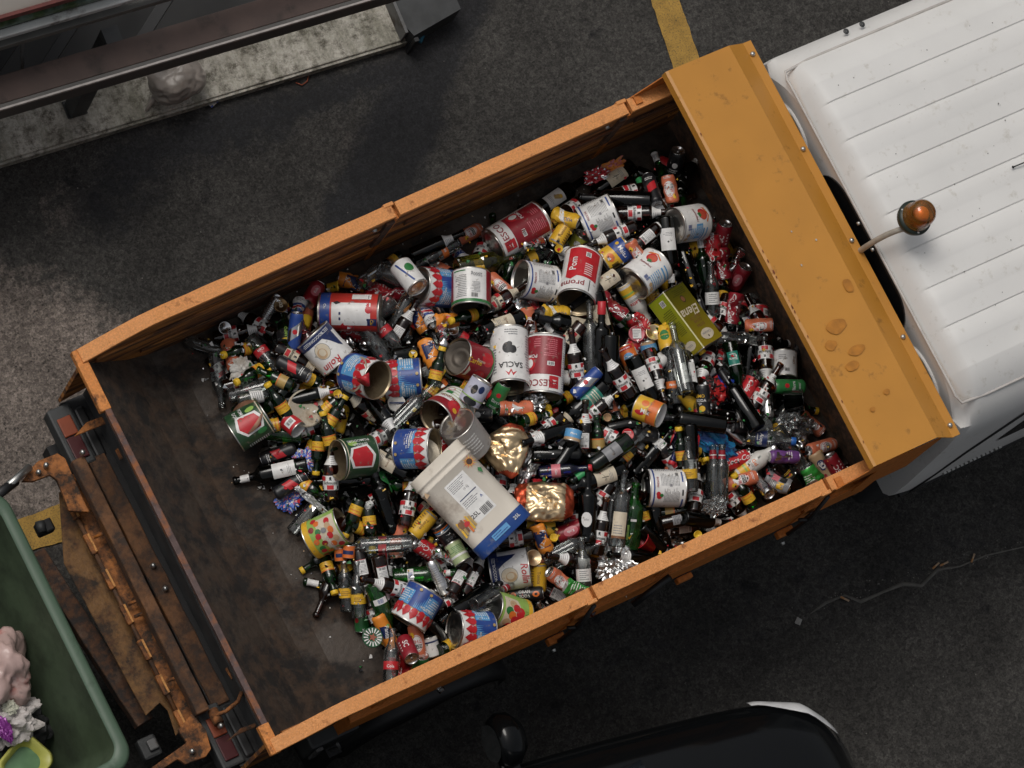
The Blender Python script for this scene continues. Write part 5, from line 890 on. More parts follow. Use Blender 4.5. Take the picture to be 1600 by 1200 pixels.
def crumple(sx, sy, sz, seed, mats, nz=.4, freq=2.2, pick=None, sub=4):
    bm = bmesh.new(); bmesh.ops.create_icosphere(bm, subdivisions=sub, radius=1); off = Vector((seed * 7.3, seed * 1.7, seed))
    for v in bm.verts:
        d = 1 + nz * (abs(noise.noise(v.co * freq + off)) * 1.6 - .5) + nz * .45 * (abs(noise.noise(v.co * freq * 2.7 + off)) * 1.4 - .3) + nz * .2 * noise.noise(v.co * freq * 6 + off)
        v.co = v.co * d
    bm.verts.index_update(); m = MB()
    vs = [(v.co.x * sx, v.co.y * sy, v.co.z * sz) for v in bm.verts]
    for f in bm.faces:
        c = f.calc_center_median(); k = pick(c, noise.noise(c * 3 + off)) if pick else 0
        m.f.append([v.index for v in f.verts]); m.m.append(m.mi(mats[k])); m.sm.append(False)
    m.v = vs; bm.free()
    return dict(parts=[('body', m.mesh('crumple'), [])], r=sy * .6, z0=-sz, z1=sz, single=True, blob=(sx, sy, sz))
S('foil_big', lambda: crumple(.035, .08, .115, 3, [FOIL], .55, 2.3, sub=5)); S('foil_ball', lambda: crumple(.04, .042, .045, 5, [FOIL], .4, 3)); S('foil_long', lambda: crumple(.025, .04, .09, 8, [FOIL], .5, 2.4)); S('foil_strip', lambda: crumple(.012, .014, .09, 11, [FOIL], .5, 3)); S('foil_dark', lambda: crumple(.025, .04, .085, 14, [FOIL, FDK], .5, 2.2, lambda c, n: 1 if n > 0.02 else 0))
S('foil_gold', lambda: crumple(.025, .03, .04, 17, [GOLD], .5, 2.5)); S('bag_floral', lambda: crumple(.02, .045, .055, 19, [pmat('floral blue', (.04, .12, .5), .4), pmat('floral pink', (.6, .15, .2), .4), PLW], .5, 2.5, lambda c, n: 0 if noise.noise(c * 9) < .12 else (1 if noise.noise(c * 13) > 0 else 2)))
S('bag_blue', lambda: crumple(.03, .05, .12, 23, [pmat('blue bag', (.02, .2, .42), .3), pmat('blue bag dark', (.02, .06, .2), .3)], .45, 2, lambda c, n: 1 if n > .1 else 0)); S('bag_br', lambda: crumple(.035, .05, .075, 29, [pmat('deep blue bag', (.02, .05, .3), .3), pmat('red bag', (.4, .02, .02), .3), BLK], .5, 2.1, lambda c, n: 0 if c.z > .1 else (1 if n < .1 else 2)))
S('paper_w', lambda: crumple(.015, .045, .06, 31, [PLW], .5, 2.4)); S('wrap_red', lambda: crumple(.015, .03, .05, 37, [pmat('red wrap', (.5, .03, .04), .3, .3), ALU], .5, 2.4, lambda c, n: 1 if n > .2 else 0)); S('wrap_or', lambda: crumple(.015, .025, .06, 41, [ORC, PINK], .5, 2.4, lambda c, n: 1 if n > .1 else 0)); S('clear_cr', lambda: crumple(.03, .04, .06, 43, [GPC], .5, 2.2)); S('cork_st', lambda: dict(parts=[('body', stick(), [])], r=.01, z0=-.03, z1=.03, single=True))
def stick():
    m = MB(); m.lathe([(.001, -.03), (.009, -.03), (.0095, 0), (.009, .03), (.001, .03)], pmat('cork red', (.32, .1, .05), .8, 0, .3, 60), 14); return m.mesh('cork')
S('fork', lambda: forkspec())
def forkspec():
    m = MB(); m.box(-.002, .002, -.005, .005, -.09, 0, GPC)
    m.box(-.002, .002, -.011, .011, 0, .03, GPC)
    for i in range(4): m.box(-.0015, .0015, -.0105 + .006 * i, -.008 + .006 * i, .03, .065, GPC)
    return dict(parts=[('body', m.mesh('fork'), [])], r=.006, z0=-.09, z1=.065, single=True)

def goldbag(outline, cx, cy, seed, redf, text=None):
    """a torn foil bag: outline in metres in its own plane (y right, z up), with a puffed, wrinkled face"""
    m = MB(); off = Vector((seed, seed * 2, 0)); n = 72; pts = []
    L = [0]; P = outline + [outline[0]]
    for a, b in zip(P, P[1:]): L.append(L[-1] + math.dist(a, b))
    for i in range(n):
        s = L[-1] * i / n; k = max(j for j in range(len(L)) if L[j] <= s + 1e-9); k = min(k, len(P) - 2); t = (s - L[k]) / (L[k + 1] - L[k]); pts.append((P[k][0] + (P[k + 1][0] - P[k][0]) * t, P[k][1] + (P[k + 1][1] - P[k][1]) * t))
    rings = 26
    for side in (1, -1):
        vs = []
        for q in range(rings + 1):
            f = q / rings
            for (y, z) in pts:
                yy, zz = y * f, z * f; v = Vector((yy * 10, zz * 10, 0)) + off
                hgt = (1 - f ** 5) * .022 + (abs(noise.noise(v)) * .036 + abs(noise.noise(v * 2.2 + off)) * .016 + abs(noise.noise(v * 5)) * .005 + abs(noise.noise(v * 10)) * .0018) * (1 if f < .97 else .4)
                vs.append((side * hgt if side > 0 else -hgt * .5, yy + .003 * noise.noise(v * 3), zz + .003 * noise.noise(v * 3 + off)))
        o = len(m.v)
        for q in range(rings):
            for i in range(n):
                j = (i + 1) % n; c = vs[q * n + i]; fc = [q * n + i, q * n + j, (q + 1) * n + j, (q + 1) * n + i]
                mt = FRED if redf(c[1], c[2]) + .25 * noise.noise(Vector((c[1] * 60, c[2] * 60, seed))) > 0 else GOLD
                m.f.append([o + k for k in fc]); m.m.append(m.mi(mt)); m.sm.append(True)
        m.v += vs
    parts = [('body', m.mesh('bag'), [])]
    if text:
        l = MB(); decals(l, text, lambda u, v, h: (.062 + h, u, v)); parts.append(('printing', l.mesh('bag_printing'), []))
    return dict(parts=parts, r=.02, z0=-.1, z1=.1)
S('gold_a', lambda: goldbag([((x - 1100) / 5.33 / 395, (700 - y) / 5.33 / 395) for x, y in [(1150, 450), (1250, 475), (1305, 590), (1300, 700), (1215, 900), (1160, 935), (1050, 880), (960, 790), (880, 690), (960, 570), (1080, 480)]], 0, 0, 3, lambda y, z: 1 if (z > .095 - abs(y) * .2 and y > -.02) else (1 if z < -.085 else -1)))
S('gold_b', lambda: goldbag([((x - 270) / 5.33 / 395, (1030 - y) / 5.33 / 395) for x, y in [(20, 950), (60, 900), (230, 885), (450, 905), (510, 960), (515, 1080), (500, 1180), (420, 1225), (200, 1235), (100, 1220), (20, 1100)]], 0, 0, 9, lambda y, z: 1 if y > .08 or (y < -.07 and z < .06) else -1, None))
NFILL = 330; SKIP = {2, 3, 7, 9, 10, 13, 16, 17, 18, 21, 28, 30, 35, 39, 40, 42, 43, 44, 45, 46, 47, 49, 52, 54, 61, 64, 67, 68, 69, 72, 77, 78, 80, 82, 88, 96, 98, 102, 104, 107, 108, 109, 115, 118, 119, 122, 123, 130, 132, 141, 142, 143, 145, 147, 148, 153, 159, 163, 165, 168, 169, 173, 174, 179, 184, 187, 191, 192, 194, 198, 205, 208, 214, 215, 216, 217, 226, 229, 232, 236, 239, 240, 241, 248, 253, 260, 264, 273, 276, 277, 279, 281, 290, 293, 294, 295, 300, 307, 311, 319, 320, 326, 329}

# ================================================================ THE LOAD
# kind: (object name, category, look, group)
BEER = 'beer_bottle'; 
LOOK = {
 'beer_r': (BEER, 'bottle', 'brown beer bottle, white-red label'), 'beer_c': (BEER, 'bottle', 'brown beer bottle, cream-red label'), 'beer_rc': (BEER, 'bottle', 'brown beer bottle with red cap'),
 'beer_w': (BEER, 'bottle', 'brown bottle showing its white back label'), 'beer_n': (BEER, 'bottle', 'dark bottle with white neck label'), 'beer_d': (BEER, 'bottle', 'dark bottle with grey and black label'),
 'tonic': ('soda_bottle', 'bottle', 'small green bottle with yellow label'), 'tonic_o': ('soda_bottle', 'bottle', 'small green bottle with tan label'),
 'wine_c': ('wine_bottle', 'bottle', 'dark wine bottle with cream label'), 'wine_w': ('wine_bottle', 'bottle', 'dark wine bottle with white label'), 'wine_y': ('wine_bottle', 'bottle', 'wine bottle with yellow fruit label'),
 'wine_v': ('wine_bottle', 'bottle', 'cream labelled wine bottle with branch drawing'), 'wine_g': ('wine_bottle', 'bottle', 'sparkling wine bottle with green label'), 'wine_n': ('wine_bottle', 'bottle', 'plain black wine bottle'), 'wine_s': ('wine_bottle', 'bottle', 'black wine bottle with red neck'), 'wine_k': ('wine_bottle', 'bottle', 'wine bottle with pale green neck sleeve'),
 'oval': ('oil_bottle', 'bottle', 'black bottle with white oval label'), 'tall_clear': ('glass_bottle', 'bottle', 'tall clear bottle with cream label'), 'tall_bare': ('glass_bottle', 'bottle', 'tall clear bottle without label'),
 'green_beer': ('beer_bottle', 'bottle', 'green beer bottle with white strip label'), 'green_big': ('wine_bottle', 'bottle', 'large bright green bottle'), 'green_lab': (BEER, 'bottle', 'green bottle with teal label'), 'green_bn': (BEER, 'bottle', 'green bottle with blue striped neck'), 'green_wn': (BEER, 'bottle', 'green bottle with white neck label'),
 'clear_r': ('glass_bottle', 'bottle', 'clear glass bottle with red label'), 'clear_y': ('glass_bottle', 'bottle', 'clear glass bottle with yellow label'), 'clear_o': ('glass_bottle', 'bottle', 'clear glass bottle with orange label'), 'clear_n': ('glass_bottle', 'bottle', 'clear glass bottle without label'), 'clear_w': ('glass_bottle', 'bottle', 'clear glass bottle with white label'), 'clear_s': ('glass_bottle', 'bottle', 'clear bottle with blue and striped label'), 'clear_b': ('water_bottle', 'bottle', 'navy labelled water bottle with blue cap'),
 'neck_r': ('glass_bottle', 'bottle', 'clear glass bottle with dark red neck'), 'blue_p': ('glass_bottle', 'bottle', 'deep blue bottle with pink label'), 'dark_y': (BEER, 'bottle', 'dark bottle with yellow neck sleeve'), 'pet_r': ('plastic_bottle', 'bottle', 'squashed pink tinted plastic bottle'), 'pet_n': ('plastic_bottle', 'bottle', 'squashed clear plastic bottle'), 'pet_o': ('oil_bottle', 'bottle', 'olive tinted oil bottle with yellow label'), 'cola_g': ('cola_bottle', 'bottle', 'red sleeved cola bottle'), 'milk': ('detergent_bottle', 'bottle', 'white and yellow clear-capped bottle'), 'milk_y': ('detergent_bottle', 'bottle', 'white and yellow bottle with silver cap'),
}
for k, v in {'tea': 'peach iced tea can', 'tea!': 'squashed peach iced tea can', 'tea!!': 'flattened peach iced tea can', 'cola': 'red cola can', 'cola!': 'crushed red cola can', 'cola!!': 'badly crushed dark red can', 'yel': 'yellow drink can', 'yel!': 'crushed yellow can', 'yelg': 'yellow and green can', 'grn': 'dark green can', 'grn!': 'crushed bright green can', 'fanta': 'orange soda can', 'fanta!': 'crushed orange and navy can', 'blk': 'black can with orange slices', 'blky': 'black can with yellow lettering', 'sil': 'slim silver can', 'sil!': 'crushed silver can', 'mar': 'maroon can', 'bei!': 'crushed beige can', 'blu': 'slim blue and silver can', 'dark': 'black can with red streak', 'darkb': 'black drink can', 'pep!': 'crushed striped can', 'sal!': 'crushed salmon coloured can', 'ora!': 'crushed orange can', 'pur': 'purple and silver can', 'multi': 'crushed multicoloured can', 'pnk': 'dark red can with pink oval'}.items(): LOOK[k] = ('drink_can', 'can', v)
for k, v in {'cherry': 'white and blue red-tomato tin', 'cherry_o': 'open tomato tin with raised lid', 'cherry_p': 'open tomato tin with lid standing up', 'polpa': 'tall red and white tomato pulp tin', 'sacla': 'tall white tin with black olives', 'fresco': 'tall red tin with red scroll lettering', 'fresco_c': 'closed tall red tin', 'proma': 'tall red and white tin', 'stripe': 'white blue-striped tin', 'stripe_c': 'closed white blue-striped tin', 'tomato': 'white tin with halved tomato', 'tomato_b': 'white tin with tomato and blue panel', 'greenrim': 'white labelled tin with green rim', 'carne': 'dark red tin with yellow lettering', 'rolin': 'white and navy mushroom tin', 'jar_red': 'green red-shield tin with brown lid', 'jar_red2': 'green tin with red shield', 'pelati': 'peeled tomato tin with green stripes', 'fruit': 'lime and yellow vegetable tin with lid up', 'pizza': 'green and yellow pizza vegetable tin', 'plain': 'plain grey tin showing its ringed base', 'whitestripe': 'white tin with blue diagonal line', 'ceci': 'small orange chickpea tin', 'mex': 'blue and yellow sweetcorn tin', 'small_w': 'small white tin with yellow spot', 'small_r': 'small red tin with white label', 'yelcup': 'yellow and orange open tub', 'fish': 'round fish tin with blue band', 'pepcup': 'black tub with striped rim', 'gwcup': 'pale green and white tub', 'olive_tin': 'lilac tin with black olives', 'whitecup': 'small white tub', 'yell_s': 'small yellow tin', 'yg_tin': 'small lime tin', 'org_s': 'tiny orange tin'}.items(): LOOK[k] = ('food_tin', 'tin', v)
for k, (n_, c_, v) in {'biglid': ('tin_lid', 'lid', 'large loose gold tin lid'), 'starlid': ('tin_lid', 'lid', 'round green lid with white rays and star'), 'pinklid': ('jar_lid', 'lid', 'pink jar lid'), 'blid': ('jar_lid', 'lid', 'bronze lid with letter B'), 'goldlid': ('jar_lid', 'lid', 'gold jar lid'), 'whitelid': ('jar_lid', 'lid', 'white jar lid'), 'ycap': ('bottle_cap', 'cap', 'yellow bottle cap'), 'ocap': ('bottle_cap', 'cap', 'orange bottle cap'), 'silcap': ('bottle_cap', 'cap', 'shiny silver lid'), 'corkcap': ('bottle_cap', 'cap', 'brown cork stopper'), 'redlabel': ('paper_label', 'label', 'loose red and white label'),
  'ycup': ('plastic_cup', 'cup', 'small yellow cup'), 'redcup': ('plastic_cup', 'cup', 'red plastic cup'), 'clearcup': ('plastic_cup', 'cup', 'clear plastic cup'), 'jar': ('glass_jar', 'jar', 'clear glass jar'), 'darkjar': ('glass_jar', 'jar', 'dark jar'), 'silcup': ('foil_cup', 'cup', 'small silver cup'), 'whitecap': ('bottle_cap', 'cap', 'white plastic cap'), 'redfun': ('funnel', 'funnel', 'red plastic funnel'),
  'foil_big': ('aluminium_foil', 'foil', 'large crumpled sheet of silver foil'), 'foil_ball': ('aluminium_foil', 'foil', 'ball of silver foil'), 'foil_long': ('aluminium_foil', 'foil', 'crumpled wad of silver foil'), 'foil_strip': ('aluminium_foil', 'foil', 'twisted strip of silver foil'), 'foil_dark': ('aluminium_foil', 'foil', 'crumpled black and silver foil'), 'foil_gold': ('gold_foil', 'foil', 'small crumple of gold foil'), 'bag_floral': ('plastic_bag', 'bag', 'blue flower-printed bag'), 'bag_blue': ('plastic_bag', 'bag', 'crumpled bright blue bag'), 'bag_br': ('plastic_bag', 'bag', 'crumpled blue and red bag'), 'paper_w': ('plastic_bag', 'bag', 'crumpled white plastic'), 'wrap_red': ('wrapper', 'wrapper', 'crumpled red wrapper'), 'wrap_or': ('wrapper', 'wrapper', 'crumpled orange wrapper'), 'clear_cr': ('plastic_bag', 'plastic', 'crumpled clear plastic'), 'cork_st': ('cork', 'cork', 'red brown cork stick'), 'fork': ('plastic_fork', 'fork', 'clear plastic fork'),
  'gold_a': ('foil_bag', 'bag', 'gold foil bag with red torn mouth'), 'gold_b': ('foil_bag', 'bag', 'wrinkled gold foil bag with red sides'), 'bucket': ('plastic_bucket', 'bucket', 'big cream plastic bucket with blue base band'), 'oil': ('oil_tin', 'tin', 'rectangular olive green oil tin')}.items(): LOOK[k] = (n_, c_, v)

def bucketspec():
    d = .125; b = .205; rings = []; m = MB()
    def ring(w_, z, r_=.045): return [(x, y, z) for x, y in rrect(-w_, w_, -w_, w_, r_)]
    loft(m, [ring(.0, -b, .0)] * 0 + [ring(.128, -b), ring(.130, -b + .004), ring(.130, -b + .058)], PLB)
    loft(m, [ring(.1275, -b + .058), ring(.1275, b - .075), ring(.131, b - .073), ring(.131, b - .066), ring(.1275, b - .064), ring(.1275, b - .048), ring(.1315, b - .046), ring(.1315, b - .038), ring(.1275, b - .036), ring(.1275, b), ring(.124, b), ring(.122, b - .01), ring(.12, -b + .02)], PLW2)
    m.add(ring(.128, -b), [list(range(36))[::-1]], PLB); m.add(ring(.12, -b + .02), [list(range(36))], PLW2)
    l = MB(); wf = lambda u, v, h: (.1282 + h, u, v)
    D = [('p', [(-.042, -.088), (.058, -.088), (.058, .102), (-.042, .102)], WHITE), ('l', -.034, .055, .048, .095, 6, GREY), ('t', '10 kg', .02, .045, .012, GREY), ('r', -.034, .018, .05, .022, NAVY), ('l', -.034, -.02, .045, .01, 4, GREY), ('t', '25L', -.026, -.058, .026, BLK), ('b', .0, -.082, .05, -.05, BLK), ('t', 'A', .043, -.018, .016, BLUE)]
    rn = random.Random(3)
    D += [('p', [(.1 + .008 * math.cos(a - .3), .108 + .008 * math.sin(a - .3)), (.1 + .030 * math.cos(a) * q, .108 + .030 * math.sin(a) * q), (.1 + .008 * math.cos(a + .3), .108 + .008 * math.sin(a + .3))], YEL if k % 2 else ORA) for k in range(20) for a, q in [(k * math.pi / 10, rn.uniform(.8, 1.1))]] + [('d', .1, .108, .012, .012, pmat('seed brown', (.05, .02, .01))), ('p', [(.108, .07), (.118, .06), (.11, .04), (.1, .06)], GRN)]
    D += [('p', [(-.115 + .012 * i, -.10 + .006 * (i % 3)), (-.106 + .012 * i, -.10 + .006 * (i % 3)), (-.10 + .011 * i, -.035 - .008 * (i % 2)), (-.108 + .011 * i, -.03 - .008 * (i % 2))], (YEL, GOLDP, BROWN, ORA)[i % 4]) for i in range(6)] + [('d', -.075, -.06, .014, .01, RED), ('d', -.095, -.05, .012, .016, BROWN), ('p', [(-.12, .115), (-.1, .12), (-.11, .14), (-.118, .13)], TAN)]
    D += [('t', '25L', .085, -.172, .02, WHITE), ('r', -.04, -.185, .04, -.160, LBLUE), ('l', -.035, -.182, .035, -.163, 2, BLUE)]
    decals(l, D, wf); h_ = MB(); hp = [(.0, .133 + .0, b - .042)] + [(.02 + .13 * math.sin(R(a)), .133 * math.cos(R(a)), b - .05 - .03 * math.sin(R(a))) for a in range(0, 181, 12)]
    h_.tube([(-.131, .06, b - .042), (-.135, .02, b - .1), (-.135, -.06, b - .1), (-.131, -.1, b - .042)], .003, BOLT)
    return dict(parts=[('body', m.mesh('bucket_body'), []), ('label', l.mesh('bucket_label'), []), ('handle', h_.mesh('bucket_handle'), [])], r=.125, z0=-b, z1=b)
PLW2 = pmat('cream bucket plastic', (.70, .64, .55), .38, 0, .05, 8, .05, 40, .28, (.33, .26, .2), 5)
def oilspec():
    w1, w2, L_ = .150, .102, .275; al = R(43); b = L_ / 2
    ca, sa = math.cos(al), math.sin(al)                      # wide face normal leans towards -y, narrow one towards +y
    n1 = Vector((ca, -sa, 0)); n2 = Vector((sa, ca, 0)); c = n1 * (w2 / 2) + n2 * 0
    def P_(a, b_, z): v = n1 * a + n2 * b_; return (v.x, v.y, z)
    def grad(name, c0, c1):
        m = bpy.data.materials.new(name); t, bb = nodes_of(m); N, L = t.nodes.new, t.links.new; tc = N('ShaderNodeTexCoord'); sx = N('ShaderNodeSeparateXYZ'); L(tc.outputs['Object'], sx.inputs[0]); r = N('ShaderNodeMapRange'); r.inputs['From Min'].default_value = -b; r.inputs['From Max'].default_value = b; L(sx.outputs[2], r.inputs['Value']); L(mixrgb(N, L, r.outputs[0], c0, c1), bb.inputs['Base Color']); bb.inputs['Roughness'].default_value = .28; bb.inputs['Metallic'].default_value = .25; return m
    g1, g2 = grad('olive print wide', (.085, .085, .008), (.36, .27, .02)), grad('olive print narrow', (.30, .38, .02), (.36, .28, .02))
    m = MB(); h1, h2 = w2 / 2, w1 / 2; e = .004
    sec = [(h1, -h2 + e), (h1, h2 - e), (h1 - e, h2), (-h1 + e, h2), (-h1, h2 - e), (-h1, -h2 + e), (-h1 + e, -h2), (h1 - e, -h2)]
    mats_ = [g1, STEEL, g2, STEEL, g1, STEEL, g2, STEEL]; n = 8
    for i in range(n):
        p, q = sec[i], sec[(i + 1) % n]; m.add([P_(*p, -b), P_(*q, -b), P_(*q, b), P_(*p, b)], [(0, 1, 2, 3)], mats_[i] if mats_[i] is not STEEL else OLV)
    for z in (-b, b): m.add([P_(*p, z) for p in sec], [list(range(n))], STEEL)
    for z in (-b, b):
        pts = [P_(*p, z) for p in sec]; m.tube(pts + [pts[0]], .0025, STEEL, 6)
    m.lathe([(.016, 0), (.016, .014), (.001, .014)], PLY, 16, Matrix.Translation((P_(0, .035, b))))
    l = MB(); wide = lambda u, v, h: P_(h1 + h, u, v); narrow = lambda u, v, h: P_(-u, h2 + h, v)
    decals(l, [('t', 'Elena', .0, -.018, .058, CREAM, 0, .35), ('d', -.005, -.075, .014, .016, BLK), ('d', -.005, -.075, .012, .013, BROWN), ('t', 'OLIO DI', .0, .012, .020, BROWN), ('t', 'OLIVA', .0, .03, .020, BROWN), ('t', 'EXTRA', .0, .05, .018, BROWN), ('l', -.05, -.125, .05, -.095, 4, pmat('olive dark', (.05, .05, .005))), ('d', .0, .095, .042, .024, CREAM), ('t', 'Clemente', .0, .09, .015, GREY), ('d', .0, .106, .004, .005, BLK)], wide)
    decals(l, [('r', -.024, -.115, .0, -.088, WHITE), ('b', -.022, -.112, -.002, -.09, BLK), ('l', -.03, -.07, .03, -.02, 6, OLD), ('l', -.03, -.01, .03, .05, 8, OLD), ('d', 0, .1, .030, .02, CREAM), ('l', -.015, .095, .015, .105, 2, GREY)], narrow)
    return dict(parts=[('body', m.mesh('oil_tin_body'), []), ('label', l.mesh('oil_tin_label'), [])], r=.065, z0=-b, z1=b)
OLV = pmat('oil tin corner', (.45, .42, .22), .4, .2, .15, 30); OLD = pmat('olive dark', (.05, .05, .005))
S('bucket', bucketspec); S('oil', oilspec)

